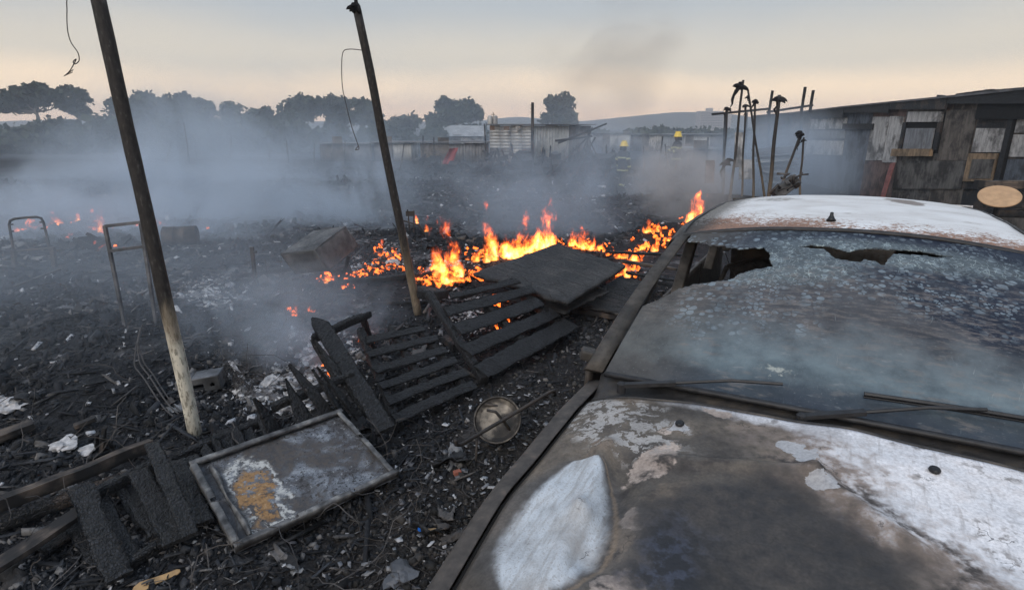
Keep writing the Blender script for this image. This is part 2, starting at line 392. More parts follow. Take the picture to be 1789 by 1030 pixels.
def m_ember():
    t = NT('glowing_ember'); n = t.noise(t.pos(), 14, 4); b = t.bsdf((0.02, 0.015, 0.012), 0.9)
    b.inputs['Emission Color'].default_value = (1, 0.16, 0.02, 1); t.l.new(t.rng(n, 0.45, 0.62, 0, 3.2), b.inputs['Emission Strength']); return t.m
M['ember'] = m_ember()
# ================================================================ the setting
# ground: one sheet, fine near the camera, reaching far out
def build_ground():
    ax = np.concatenate([-np.geomspace(420, 9.2, 26), np.linspace(-9, 9, 181), np.geomspace(9.2, 420, 26)])
    ay = np.concatenate([-np.geomspace(60, 1.2, 10), np.linspace(-1, 15, 201), np.geomspace(15.3, 900, 50)])
    X, Y = np.meshgrid(ax, ay); Z = gz(X, Y)
    P = np.stack([X, Y, 0 * X], -1)
    amp = (.25 + .75 * smooth(12, 7, np.hypot(X, Y))) * smooth(60, 20, np.hypot(X, Y)) * smooth(0.2, 1.6, -X + 0.35 * Y - 0.6)   # the burnt plot is lumpy, the track by the car is level
    Z = Z + amp * (0.22 * (fbm(P * 0.55, 4) - 0.5) + 0.20 * (fbm(P * 2.1 + 9, 4) - 0.5)) + 0.03 * (fbm(P * 4 + 3, 3) - 0.5)
    for (mx, my, mr, mh) in ((0.05, 7.4, 1.2, .26), (-.75, 6.7, .6, .16), (.95, 6.5, .8, .18), (-3.9, 5.4, .8, .10), (-3.0, 4.0, .8, .08), (-8.4, 12.4, 1.0, .12), (3.2, 10.6, 1.0, .35), (6, 17, 2.5, .4)):
        q = np.exp(-((X - mx) ** 2 + (Y - my) ** 2) / mr ** 2); Z = Z + mh * q * (1 + .5 * (fbm(P * 5 + 3, 3) - .5))
    n, m = X.shape; idx = np.arange(n * m).reshape(n, m)
    F = np.stack([idx[:-1, :-1], idx[:-1, 1:], idx[1:, 1:], idx[1:, :-1]], -1).reshape(-1, 4)
    o = np_obj('ground', np.stack([X, Y, Z], -1).reshape(-1, 3), F, M['ground'], smooth_=True, kind='structure')
    return o, (ax, ay, Z)
ground, GRID = build_ground()
def gh(x, y):
    """actual ground height"""
    ax, ay, Z = GRID; x = np.asarray(x, float); y = np.asarray(y, float)
    i = np.clip(np.searchsorted(ax, x) - 1, 0, len(ax) - 2); j = np.clip(np.searchsorted(ay, y) - 1, 0, len(ay) - 2)
    fx = (x - ax[i]) / (ax[i + 1] - ax[i]); fy = (y - ay[j]) / (ay[j + 1] - ay[j])
    return (Z[j, i] * (1 - fx) + Z[j, i + 1] * fx) * (1 - fy) + (Z[j + 1, i] * (1 - fx) + Z[j + 1, i + 1] * fx) * fy
def GH(x, y, dz=0.0):
    """point on the lumpy ground at a pixel"""
    p = G(x, y); z = p.z
    for _ in range(10):
        p = atz(x, y, z); z = 0.5 * z + 0.5 * float(gh(p.x, p.y))
    return Vector((p.x, p.y, z + dz))

# air
def build_haze():
    mb = MB(); mb.box((0, 210, 9.0), (900, 620, 22.6)); o = mb.build('haze', m_haze(0.0014)); o['kind'] = 'stuff'
    return tag(o, 'thin blue grey smoke haze filling the air over the plot', 'haze')
build_haze()
def ball(sub=3):
    bm = bmesh.new(); bmesh.ops.create_icosphere(bm, subdivisions=sub, radius=1); me = bpy.data.meshes.new('smoke'); bm.to_mesh(me); bm.free(); return me
def smoke(label, c, r, mat, rz=0.0):
    o = link('smoke', ball(), mat); o.location = c; o.scale = r; o.rotation_euler = (0, 0, rz)
    return tag(o, label, 'smoke', kind='stuff')
S_ = m_smoke
V_ = (1, 1, 0.8)
smoke('wide thin blue smoke veil drifting before the trees', (-14, 46, 1.0), (44, 5, 8.0), S_('smoke_tree_veil', 0.060, 0.40, 0.34, 0.11, step=1.5))
smoke('blue smoke bank lying along the far side of the plot', (-13, 27, 0.2), (17, 2.6, 3.4), S_('smoke_bank', 0.24, 0.51, 0.20, 0.28, stretch=V_, step=1.3))
smoke('pale smoke rolling low across the ash at far left', (-9.0, 14.5, -0.1), (7.5, 1.9, 2.1), S_('smoke_low', 0.8, 0.50, 0.20, 0.40, stretch=V_, step=1.2))
smoke('pale smoke clinging to the ground behind the bed headboard', (-8.2, 11.0, 0.0), (5.0, 1.4, 1.25), S_('smoke_bed', 0.9, 0.50, 0.20, 0.6, stretch=V_, step=1.2))
smoke('blue smoke plume rising left of the tall pole', (-10.2, 18, 1.0), (3.6, 1.8, 2.9), S_('smoke_left_plume', 0.34, 0.51, 0.20, 0.40, stretch=V_, step=1.2))
smoke('smoke drifting right of the tall pole above the ash', (-4.2, 13, 0.3), (4.2, 1.7, 1.9), S_('smoke_right_plume', 0.60, 0.52, 0.20, 0.48, stretch=V_, step=1.2))
smoke('thin smoke rising off the ash beside the tilted cabinet', (-2.1, 5.1, 0.15), (1.7, 1.1, 0.8), S_('smoke_wisp', 0.55, 0.55, 0.18, 1.5))
smoke('small curl of smoke above the white ash behind the pickets', (-1.75, 4.35, 0.25), (0.55, 0.5, 0.42), S_('smoke_curl', 1.0, 0.54, 0.22, 2.6))
smoke('thin smoke veil drifting over the ash heap at left', (-4.8, 6.4, 0.2), (4.6, 3.4, 1.1), S_('smoke_ash', 0.13, 0.44, 0.34, 0.7))
smoke('grey smoke rolling up behind the middle flames', (0.8, 11.5, 0.5), (3.4, 1.5, 2.3), S_('smoke_mid', 0.60, 0.52, 0.22, 0.62, stretch=V_))
smoke('pale brown smoke puffing from the fire beside the car roof', (3.7, 12.6, 0.75), (1.7, 1.6, 1.25), S_('smoke_puff', 1.1, 0.50, 0.22, 0.9, (0.84, 0.81, 0.80)))
smoke('blue smoke hanging in front of the long burnt shack', (8.6, 19, 0.7), (3.2, 4.0, 2.3), S_('smoke_shack', 0.30, 0.46, 0.28, 0.35, step=1.4))
smoke('grey smoke veil in front of the ruined huts', (5.5, 20.2, 0.3), (5.5, 1.1, 2.2), S_('smoke_veil', 0.42, 0.50, 0.24, 0.45, stretch=V_, step=1.2))
smoke('thin brown smoke column drifting up behind the ruined huts', (10.5, 60, 7.5), (11, 4, 9.5), S_('smoke_column', 0.10, 0.53, 0.30, 0.13, (0.60, 0.55, 0.53), step=1.4))

def build_hills():
    xs = np.linspace(-420, 420, 240); f = smooth
    h = 4 + 3.5 * f(20, 60, xs) * (1 - f(60, 110, xs)) * 0 
    def bumpf(c, w, a): return a * np.exp(-((xs - c) / w) ** 2)
    h = 5.0 + bumpf(8, 30, 4.0) + bumpf(135, 45, 8.0) + bumpf(175, 30, 2.5) + bumpf(-40, 40, 1.5) + bumpf(300, 80, 6) + bumpf(80, 26, 1.6) + bumpf(-280, 120, 4)
    h = h + 1.6 * (fbm(np.stack([xs * 0.05, xs * 0, xs * 0], -1), 4) - 0.5)
    V = []; F = []; rows = [(440, -1.0, 0.0), (452, 0.55, 0.25), (466, 0.9, 0.3), (480, 1.0, 0.0), (500, -1.0, 0)]
    for (y, k, _) in rows:
        for i, x in enumerate(xs): V.append((x, y, h[i] * k if k > 0 else -2))
    n = len(xs)
    for r in range(len(rows) - 1):
        for i in range(n - 1): F.append((r * n + i, r * n + i + 1, (r + 1) * n + i + 1, (r + 1) * n + i))
    np_obj('hills', np.array(V), np.array(F), m_simple('hill_scrub', (0.09, 0.085, 0.07), 0.95, 0.4, 0.12), smooth_=True, kind='structure')
build_hills()
# ================================================================ the burnt car (local: x right, y to the rear, z up)
CAR_AZ = R(29.3)
car = thing('burnt_car', 'white burnt-out car with blistered bonnet and shattered sooty windscreen in the foreground', 'car', (0.979, 1.570, 0.0))
car.rotation_euler = (0, R(-1.4), -CAR_AZ); car.scale = (1.075, 1, 1); ORG[car] = Vector()
CAR_M = Matrix.Translation(Vector((0.979, 1.570, 0.0))) @ Matrix.Rotation(-CAR_AZ, 4, 'Z') @ Matrix.Rotation(R(-1.4), 4, 'Y') @ Matrix.Diagonal((1.075, 1, 1, 1))
CAR_I = CAR_M.inverted()
def cl(px, py, z):
    """photo pixel -> car local xy at height z"""
    p = CAR_I @ atz(px, py, z); return (p.x, p.y)
def project(p):
    q = Vector(p) - Vector((0, 0, CAM_H)); f = q.y * math.cos(PITCH) - q.z * math.sin(PITCH); u = q.y * math.sin(PITCH) + q.z * math.cos(PITCH)
    return 894.5 + CF * q.x / f, 515 - CF * u / f
def inpoly(x, y, P):
    c = False; j = len(P) - 1
    for i in range(len(P)):
        if (P[i][1] > y) != (P[j][1] > y) and x < (P[j][0] - P[i][0]) * (y - P[i][1]) / (P[j][1] - P[i][1]) + P[i][0]: c = not c
        j = i
    return c
def patch(name, fn, nu, nv, mat, parent, thick=0.0, keep=None, uv=False, offset=-1):
    V = [fn(i / nu, j / nv) for j in range(nv + 1) for i in range(nu + 1)]; F = []
    for j in range(nv):
        for i in range(nu):
            a = j * (nu + 1) + i; f = (a, a + 1, a + nu + 2, a + nu + 1)
            if keep is not None:
                c = sum((Vector(V[k]) for k in f), Vector()) / 4
                if not keep(c, (i + .5) / nu, (j + .5) / nv): continue
            F.append(f)
    me = bpy.data.meshes.new(name); me.from_pydata([tuple(v) for v in V], [], F)
    if uv:
        l = me.uv_layers.new(name='uv'); 
        for lp in me.loops: l.data[lp.index].uv = ((lp.vertex_index % (nu + 1)) / nu, (lp.vertex_index // (nu + 1)) / nv)
    me.update(); o = link(name, me, mat, parent, True)
    if thick:
        s = o.modifiers.new('thickness', 'SOLIDIFY'); s.thickness = thick; s.offset = offset
    return o
def N3(x, y, z=0.0): return mnoise.noise(Vector((x, y, z)))
def lerp(a, b, t): return a + (b - a) * t
def curve1(pts, x):
    for (x0, y0), (x1, y1) in zip(pts, pts[1:]):
        if x <= x1:
            t = max(0, (x - x0) / (x1 - x0)); return y0 + (y1 - y0) * t
    return pts[-1][1]

def m_hood():
    t = NT('burnt_bonnet_paint'); p = t.co(); q = t.sep(p)
    wob = t.vscale(t.vadd(t.noise(p, 4.5, 5, 0.6, out='Color'), (-0.5, -0.5, -0.5)), 0.34)
    wob2 = t.vscale(t.vadd(t.noise(p, 16, 4, 0.6, out='Color'), (-0.5, -0.5, -0.5)), 0.10)
    n1 = t.noise(p, 5, 6, 0.6); n2 = t.noise(p, 28, 5, 0.6); n3 = t.noise(p, 120, 3); st = t.noise(t.mapp(p, (60, 9, 1), rot=(0, 0, R(50))), 1.0, 4)
    burn = t.ramp(n1, [(0.25, (0.035, 0.030, 0.027)), (0.42, (0.085, 0.072, 0.060)), (0.56, (0.135, 0.112, 0.088)), (0.72, (0.195, 0.15, 0.112))])
    burn = t.mix(t.rng(n2, 0.5, 0.75, 0, 0.6), burn, (0.06, 0.055, 0.052))
    white = t.mix(t.rng(n2, 0.42, 0.7, 0, 0.35), (0.70, 0.70, 0.72), (0.46, 0.42, 0.40))
    speck = t.math('MULTIPLY', t.rng(n2, 0.53, 0.62), t.rng(n1, 0.47, 0.62))
    white = t.mix(t.math('MULTIPLY', speck, 0.85), white, (0.07, 0.06, 0.052))
    white = t.mix(t.rng(st, 0.56, 0.7, 0, 0.35), white, (0.22, 0.19, 0.17))
    c = burn
    # white side of the bonnet: behind and right of a diagonal front
    cx, cy_ = cl(1789, 900, .95); d = t.ell(p, (cx + .42, cy_ + .12), (0.98, 0.66), R(-16), wob)
    d = t.math('ADD', d, t.math('ADD', t.math('MULTIPLY', t.math('SUBTRACT', n2, 0.5), 0.42), t.math('MULTIPLY', t.math('SUBTRACT', n3, 0.5), 0.22))); wm = t.rng(d, 0.78, 1.04, 1, 0)
    pink = t.rng(d, 0.92, 1.22, 1, 0)
    c = t.mix(t.math('MULTIPLY', pink, 0.75), c, (0.30, 0.235, 0.20)); c = t.mix(wm, c, white)
    # strip of white along the rear edge
    sx, sy = cl(1500, 760, .96); d = t.ell(p, (sx + .10, sy + 0.01), (0.80, 0.115), R(0), wob2)
    c = t.mix(t.rng(d, 0.6, 1.05, 0.95, 0), c, white)
    # tan peeled band
    for (px, py, rx, ry, ro, pale) in ((1092, 915, .062, .30, -22, 0), (1140, 812, .055, .12, -20, 1), (1112, 895, .034, .055, -24, 1), (1075, 1010, .055, .075, -20, 1), (1160, 768, .03, .02, 0, 1), (1250, 745, .05, .022, -10, 1)):
        x, y = cl(px, py, .90); d = t.ell(p, (x, y), (rx, ry), R(ro), wob2)
        col = (0.50, 0.41, 0.35) if pale else (0.235, 0.18, 0.13)
        d = t.math('ADD', d, t.math('MULTIPLY', t.math('SUBTRACT', n2, 0.5), 0.5)); c = t.mix(t.rng(d, 0.84 if pale else 0.5, 1.0, 0.92, 0), c, t.mix(t.rng(n2, 0.4, 0.7), col, tuple(k * 0.62 for k in col)))
    # dark scorched middle
    x, y = cl(1330, 960, .90); d = t.ell(p, (x, y), (0.36, 0.30), R(8), wob)
    dk = t.ramp(n2, [(0.3, (0.022, 0.020, 0.020)), (0.6, (0.052, 0.047, 0.044)), (0.8, (0.085, 0.075, 0.068))])
    c = t.mix(t.rng(d, 0.7, 1.04, 0.95, 0), c, dk)
    x, y = cl(1180, 970, .89); d = t.ell(p, (x, y), (0.13, 0.17), R(-10), wob)
    c = t.mix(t.rng(d, 0.3, 1.1, 0.95, 0), c, t.mix(t.rng(n2, .45, .6), (0.018, 0.018, 0.021), (0.045, 0.052, 0.075)))
    # dark frame lines round the scorched middle
    x, y = cl(1330, 960, .90); d = t.ell(p, (x, y), (0.40, 0.34), R(8), wob); ring = t.math('MULTIPLY', t.rng(d, 0.9, 1.0), t.rng(d, 1.0, 1.14, 1, 0))
    c = t.mix(t.math('MULTIPLY', ring, t.rng(n2, 0.35, 0.6)), c, (0.05, 0.042, 0.038))
    # blue white teardrop on the left
    (tx, ty), (bx, by) = cl(1032, 786, .90), cl(900, 1036, .86); TL_ = math.hypot(bx - tx, by - ty)
    mp = t.new('Mapping'); mp.vector_type = 'TEXTURE'; t.put(mp.inputs['Vector'], t.vadd(p, t.vscale(wob, 0.10))); mp.inputs['Location'].default_value = (tx, ty, 0); mp.inputs['Rotation'].default_value = (0, 0, math.atan2(by - ty, bx - tx)); mp.inputs['Scale'].default_value = (TL_, TL_, 1)
    ax2 = t.sep(mp.outputs[0]); wr = t.sep(t.ramp(ax2[0], [(0.0, (0.001,) * 3), (0.08, (0.085,) * 3), (0.25, (0.165,) * 3), (0.48, (0.225,) * 3), (0.68, (0.235,) * 3), (0.84, (0.17,) * 3), (0.96, (0.07,) * 3), (1.0, (0.001,) * 3)], 'B_SPLINE'))[0]
    d = t.math('DIVIDE', t.math('ABSOLUTE', ax2[1]), t.math('MAXIMUM', wr, 0.002)); d = t.math('ADD', d, t.math('ADD', t.math('MULTIPLY', t.math('SUBTRACT', n2, 0.5), 0.22), t.math('MULTIPLY', t.math('SUBTRACT', n3, 0.5), 0.10)))
    d = t.math('ADD', d, t.math('ADD', t.rng(ax2[0], 0.0, 0.06, 6, 0), t.rng(ax2[0], 0.95, 1.0, 0, 6)))
    wc = t.mix(t.rng(st, 0.44, 0.66, 0, 0.65), (0.54, 0.58, 0.62), (0.33, 0.33, 0.33)); wc = t.mix(t.rng(n3, 0.52, 0.66, 0, 0.6), wc, (0.2, 0.19, 0.18))
    wc = t.mix(t.rng(n1, 0.44, 0.66, 0, 0.7), wc, (0.28, 0.27, 0.26))
    c = t.mix(t.math('MULTIPLY', t.rng(d, 0.95, 1.9, 1, 0), 0.65), c, (0.07, 0.067, 0.068))
    c = t.mix(t.rng(d, 0.72, 1.06, 0.98, 0), c, wc)
    rim_ = t.math('MULTIPLY', t.rng(t.math('ABSOLUTE', t.math('SUBTRACT', d, 1.12)), 0.0, 0.10, 1, 0), t.rng(ax2[1], 0.02, 0.06)); c = t.mix(t.math('MULTIPLY', rim_, 0.7), c, (0.22, 0.165, 0.115))
    # grey flaking lacquer near the rear left corner
    x, y = cl(1075, 715, .94); d = t.ell(p, (x, y), (0.34, 0.15), R(-20), wob)
    fl = t.rng(t.noise(t.vadd(p, wob2), 24, 4, 0.6), 0.47, 0.49); fl2 = t.rng(t.noise(t.vadd(p, wob2), 8, 4, 0.6), 0.44, 0.47)
    c = t.mix(t.math('MULTIPLY', t.math('MULTIPLY', fl, fl2), t.rng(d, 0.75, 1.05, 0.95, 0)), c, (0.36, 0.345, 0.33))
    for (px, py, r) in ((1188, 742, .022), (1385, 785, .03), (1410, 800, .028), (1440, 848, .03)):
        x, y = cl(px, py, .95); d = t.ell(p, (x, y), (r * 1.4, r), 0.4, wob2); c = t.mix(t.rng(d, 0.95, 1.0, 0.95, 0), c, (0.40, 0.40, 0.41))
    mot = t.noise(p, 2.6, 7, 0.68); c = t.mix(1.0, c, t.ramp(mot, [(0.28, (0.50, 0.48, 0.47)), (0.5, (1, 1, 1)), (0.72, (1.25, 1.2, 1.16))]), 'MULTIPLY')
    c = t.mix(1.0, c, t.ramp(n3, [(0.3, (0.78, 0.78, 0.78)), (0.7, (1.18, 1.18, 1.18))]), 'MULTIPLY')
    crk = t.rng(t.voro(t.vadd(p, wob2), 5.5, 'DISTANCE_TO_EDGE'), 0.0, 0.012, 1, 0)
    c = t.mix(t.math('MULTIPLY', crk, t.rng(n1, 0.52, 0.6, 0, 0.8)), c, (0.03, 0.027, 0.025))
    h = t.math('ADD', t.math('MULTIPLY', n2, 0.5), t.math('MULTIPLY', n3, 0.25))
    b = t.bsdf(c, t.rng(n2, 0.3, 0.7, 0.38, 0.72), 0, 0.42, t.bump(h, 0.5, 0.007)); return t.m
def m_roof():
    t = NT('burnt_roof_paint'); p = t.co(); q = t.sep(p)
    n1 = t.noise(p, 4, 6, 0.6); n2 = t.noise(p, 40, 5, 0.62); n3 = t.noise(p, 90, 4, 0.6)
    c = t.mix(t.rng(n1, 0.35, 0.7), (0.80, 0.80, 0.80), (0.62, 0.60, 0.585))
    st = t.noise(t.mapp(p, (5, 40, 1)), 1.0, 4); c = t.mix(t.rng(st, 0.55, 0.75, 0, 0.5), c, (0.36, 0.31, 0.28))
    front = t.math('ADD', t.rng(q[1], 1.2, 1.95, 1, 0, False), t.math('MULTIPLY', t.math('SUBTRACT', n1, 0.5), 0.9))
    left = t.rng(q[0], -0.66, 0.15, 0.34, 0.0)
    amt = t.math('ADD', t.math('MULTIPLY', t.math('POWER', t.math('MAXIMUM', front, 0.0), 1.6), 0.34), t.math('MULTIPLY', left, 0.36))
    rm = t.rng(t.math('ADD', t.math('ADD', t.math('MULTIPLY', n2, 0.55), t.math('MULTIPLY', n3, 0.45)), amt), 0.68, 0.76)
    rc = t.ramp(n3, [(0.3, (0.07, 0.035, 0.02)), (0.55, (0.26, 0.115, 0.055)), (0.75, (0.42, 0.22, 0.12))])
    c = t.mix(t.math('MULTIPLY', rm, 0.92), c, rc)
    wob = t.vscale(t.vadd(t.noise(p, 9, 4, out='Color'), (-0.5, -0.5, -0.5)), 0.2)
    x, y = cl(1578, 354, 1.45); d = t.ell(p, (x, y), (0.085, 0.30), R(12), wob); c = t.mix(t.rng(d, 0.8, 1.0, 0.95, 0), c, t.mix(t.rng(n3, .4, .6), (0.09, 0.06, 0.052), (0.17, 0.12, 0.10)))
    x, y = cl(1360, 349, 1.44); d = t.ell(p, (x, y), (0.16, 0.14), 0, wob); c = t.mix(t.math('MULTIPLY', t.rng(d, 0.6, 1.0, 0.9, 0), t.rng(n2, 0.42, 0.55)), c, (0.10, 0.075, 0.06))
    for (px, py, rx, ry) in ((1260, 382, .10, .05), (1482, 382, .035, .02), (1700, 396, .05, .02)):
        x, y = cl(px, py, 1.44); d = t.ell(p, (x, y), (rx, ry), 0, t.vscale(wob, .4)); c = t.mix(t.math('MULTIPLY', t.rng(d, 0.4, 1.0, 0.9, 0), t.rng(n2, 0.35, 0.6)), c, (0.13, 0.07, 0.045))
    soot = t.rng(t.math('ADD', q[0], t.math('MULTIPLY', t.math('SUBTRACT', n2, 0.5), 0.25)), -0.64, -0.50, 0.96, 0); c = t.mix(soot, c, (0.035, 0.032, 0.03))
    t.bsdf(c, t.math('ADD', 0.36, t.math('MULTIPLY', rm, 0.45)), 0, 0.45, t.bump(t.math('ADD', n2, rm), 0.15, 0.003)); return t.m
def m_side():
    t = NT('burnt_side_paint'); p = t.co(); q = t.sep(p); n1 = t.noise(p, 3, 6, 0.62); n2 = t.noise(p, 26, 5, 0.6)
    soot = t.rng(t.math('ADD', q[0], t.math('MULTIPLY', t.math('SUBTRACT', n1, 0.5), 1.2)), -0.3, 0.75, 1, 0)
    white = t.mix(t.rng(n2, 0.45, 0.7), (0.60, 0.59, 0.58), (0.34, 0.29, 0.26))
    bur = t.ramp(n2, [(0.3, (0.03, 0.026, 0.024)), (0.6, (0.075, 0.064, 0.056)), (0.8, (0.15, 0.115, 0.09))])
    t.bsdf(t.mix(soot, white, bur), 0.62, 0, 0.4, t.bump(n2, 0.4, 0.004)); return t.m
def m_glass():
    t = NT('sooty_cracked_glass'); uv = t.co('UV'); q = t.sep(uv); u, v = q[0], q[1]
    p = t.mapp(uv, (1.55, 1.2, 1)); n1 = t.noise(p, 3.2, 6, 0.6); n2 = t.noise(p, 22, 5, 0.6); fine = t.noise(p, 110, 3)
    scr = t.noise(t.mapp(p, (10, 34, 1), rot=(0, 0, R(28))), 1.0, 5, 0.7); scr2 = t.noise(t.mapp(p, (14, 40, 1), rot=(0, 0, R(-20))), 1.0, 4, 0.6)
    low = t.ramp(t.math('ADD', v, t.math('MULTIPLY', t.math('SUBTRACT', n1, 0.5), 0.30)), [(0.0, (0.035, 0.045, 0.06)), (0.07, (0.05, 0.065, 0.08)), (0.15, (0.135, 0.175, 0.195)), (0.26, (0.12, 0.145, 0.16)), (0.40, (0.075, 0.077, 0.083)), (0.60, (0.055, 0.056, 0.062)), (0.75, (0.018, 0.025, 0.042)), (0.93, (0.015, 0.022, 0.038)), (1.0, (0.022, 0.028, 0.036))])
    navy = t.rng(t.math('ADD', t.math('SUBTRACT', t.math('ADD', u, t.math('MULTIPLY', v, 0.5)), 0.92), t.math('MULTIPLY', t.math('SUBTRACT', n1, .5), .9)), -0.08, 0.14)
    c = t.mix(t.math('MULTIPLY', navy, t.rng(v, 0.2, 0.45)), low, (0.009, 0.014, 0.028))
    brown = t.math('MULTIPLY', t.rng(scr, 0.50, 0.62), t.rng(n1, 0.40, 0.6)); c = t.mix(t.math('MULTIPLY', brown, t.rng(v, 0.85, 0.55, 0.0, 0.5)), c, (0.20, 0.18, 0.165))
    c = t.mix(t.rng(scr2, 0.62, 0.72, 0, 0.35), c, (0.25, 0.27, 0.28))
    left = t.rng(t.math('ADD', u, t.math('MULTIPLY', t.math('SUBTRACT', n1, .5), .25)), 0.04, 0.30, 1, 0); c = t.mix(t.math('MULTIPLY', left, 0.75), c, (0.085, 0.080, 0.073))
    # blisters
    wv = t.vadd(p, t.vscale(t.vadd(t.noise(p, 14, 3, out='Color'), (-.5, -.5, -.5)), 0.018))
    def blister(sc, lo, hi):
        d = t.voro(t.mapp(wv, (1, 1.15, 1)), sc, 'DISTANCE_TO_EDGE'); f = t.voro(t.mapp(wv, (1, 1.15, 1)), sc, 'F1'); cr_ = t.sep(t.voro(t.mapp(wv, (1, 1.15, 1)), sc, 'F1', 'Color'))[0]
        return t.math('MULTIPLY', t.rng(d, 0.05, 0.10), t.rng(t.math('SUBTRACT', t.math('ADD', f, t.math('MULTIPLY', cr_, .35)), .0), 0.62, 0.70, 1, 0)) if False else t.math('MULTIPLY', t.math('MULTIPLY', t.rng(d, 0.04, 0.09), t.rng(t.math('ADD', f, t.math('MULTIPLY', cr_, .45)), 0.58, 0.68, 1, 0)), t.rng(t.noise(wv, 11, 3), .42, .52, .25, 1))
    b1 = blister(27, 0, 0); b2 = blister(48, 0, 0)
    band = t.math('MULTIPLY', t.rng(t.math('ADD', v, t.math('MULTIPLY', t.math('SUBTRACT', n1, .5), .5)), 0.42, 0.58), t.rng(v, 0.90, 0.97, 1, .55))
    lft = t.math('MULTIPLY', t.rng(t.ell(uv, (0.27, 0.42), (0.24, 0.26), R(20), t.vscale(t.vadd(t.noise(p, 6, 3, out='Color'), (-.5, -.5, -.5)), .3)), 0.5, 1.0, 1, 0), 0.75)
    bm = t.math('MAXIMUM', band, lft); pick = t.rng(t.noise(p, 5, 3), 0.4, 0.56)
    bl = t.math('MAXIMUM', t.math('MULTIPLY', b1, pick), t.math('MULTIPLY', b2, t.math('SUBTRACT', 1.0, pick)))
    c = t.mix(t.math('MULTIPLY', t.math('MULTIPLY', bl, bm), 0.82), c, (0.215, 0.27, 0.31))
    # bright craze lines near the holes
    e = t.voro(wv, 42, 'DISTANCE_TO_EDGE'); hole = t.math('MAXIMUM', t.rng(t.ell(uv, (0.30, 0.70), (0.30, 0.16), R(4)), 0.5, 1.1, 1, 0), t.rng(t.ell(uv, (0.62, 0.84), (0.42, 0.12), R(-2)), 0.5, 1.1, 1, 0))
    c = t.mix(t.math('MULTIPLY', hole, 0.5), c, (0.13, 0.165, 0.175)); c = t.mix(t.math('MULTIPLY', t.math('MULTIPLY', t.rng(e, 0.0, 0.05, 1, 0), hole), t.rng(n2, 0.4, 0.55, 0, 0.8)), c, (0.42, 0.50, 0.50))
    # fine scratches in several directions
    for (rot, thr_, k_) in ((62, .67, .6), (105, .69, .5), (28, .70, .4)):
        sl = t.noise(t.mapp(t.vadd(p, t.vscale(t.noise(p, 4, 2, out='Color'), .12)), (130, 6, 1), rot=(0, 0, R(rot))), 1.0, 3, 0.7); c = t.mix(t.math('MULTIPLY', t.rng(sl, thr_, thr_ + .05), t.rng(n1, .38, .55, 0, k_)), c, (0.30, 0.325, 0.33))
    grit = t.math('MULTIPLY', t.rng(t.noise(t.mapp(p, (14, 50, 1), rot=(0, 0, R(-14))), 1.0, 6, .75), .5, .60), t.math('MULTIPLY', t.rng(v, .25, .42), t.rng(v, .92, .6))); c = t.mix(t.math('MULTIPLY', grit, .6), c, (0.17, 0.15, 0.14))
    c = t.mix(1.0, c, t.ramp(t.noise(p, 7, 7, .7), [(0.3, (0.55, 0.56, 0.58)), (0.5, (1, 1, 1)), (0.7, (1.3, 1.28, 1.25))]), 'MULTIPLY')
    d = t.ell(uv, (0.40, 0.135), (0.036, 0.020), R(-5), t.vscale(t.vadd(t.noise(p, 24, 5, .7, out='Color'), (-.5, -.5, -.5)), .14)); c = t.mix(t.rng(d, 0.3, 1.1, 0.75, 0), c, (0.42, 0.44, 0.40))
    c = t.mix(t.rng(fine, 0.6, 0.75, 0, 0.4), c, (0.22, 0.24, 0.25))
    t.bsdf(c, t.math('ADD', t.rng(n2, 0.3, 0.7, 0.28, 0.55), t.math('MULTIPLY', left, .2)), 0, 0.26, t.bump(t.math('ADD', n2, t.math('MULTIPLY', bl, bm)), 0.10, 0.003)); return t.m
M['hood'] = m_hood(); M['roof_paint'] = m_roof(); M['side'] = m_side(); M['glass'] = m_glass()
M['trim'] = m_simple('soot_rubber_trim', (0.022, 0.022, 0.024), 0.5, 0.4, 30)
M['pillar'] = m_metal('scorched_pillar', (0.02, 0.019, 0.018), (0.06, 0.054, 0.048), (0.12, 0.105, 0.09), 0.6, 0.1, 9)
M['cowl'] = m_metal('sooty_cowl', (0.015, 0.015, 0.016), (0.035, 0.034, 0.035), (0.10, 0.085, 0.07), 0.55, 0.0, 8)

def hood_w(y): return curve1([(-1.16, .66), (-.95, .735), (-.5, .765), (.13, .758)], y)
def hood_z(x, y):
    w = hood_w(y); s = x / w
    z = curve1([(-1.16, .72), (-1.08, .785), (-.9, .835), (-.5, .900), (0, .950), (.13, .958)], y)
    z += 0.018 - 0.052 * s * s - 0.034 * abs(s) ** 7
    # buckling: folds left by the heat
    z += 0.016 * N3(x * 2.6 + 3, y * 2.6, 1) + 0.008 * N3(x * 6, y * 6, 4)
    for (a, b, wd, h) in HOOD_FOLDS:
        ax_, ay_ = a; bx_, by_ = b; dx, dy = bx_ - ax_, by_ - ay_; L2 = dx * dx + dy * dy
        tt = max(0, min(1, ((x - ax_) * dx + (y - ay_) * dy) / L2)); dd = math.hypot(x - ax_ - dx * tt, y - ay_ - dy * tt)
        z += h * math.exp(-(dd / wd) ** 2)
    return z
HOOD_FOLDS = [(cl(1060, 760, .93), cl(1015, 880, .90), 0.035, .030), (cl(1015, 880, .90), cl(950, 1010, .87), .03, .026),
              (cl(1090, 800, .92), cl(1030, 950, .89), .05, -.034), (cl(1160, 800, .93), cl(1420, 840, .93), .03, .024),
              (cl(1420, 840, .93), cl(1600, 960, .93), .03, .026), (cl(1300, 930, .92), cl(1340, 990, .92), .14, -.02)]
def hood_fn(u, v):
    y = -1.16 + v * 1.285; w = hood_w(y); x = (2 * u - 1) * w
    return (x, y, hood_z(x, y))
hood = patch('bonnet', hood_fn, 110, 90, M['hood'], car, 0.006)
hood['label'] = 'buckled bonnet with scorched brown and white peeling paint'
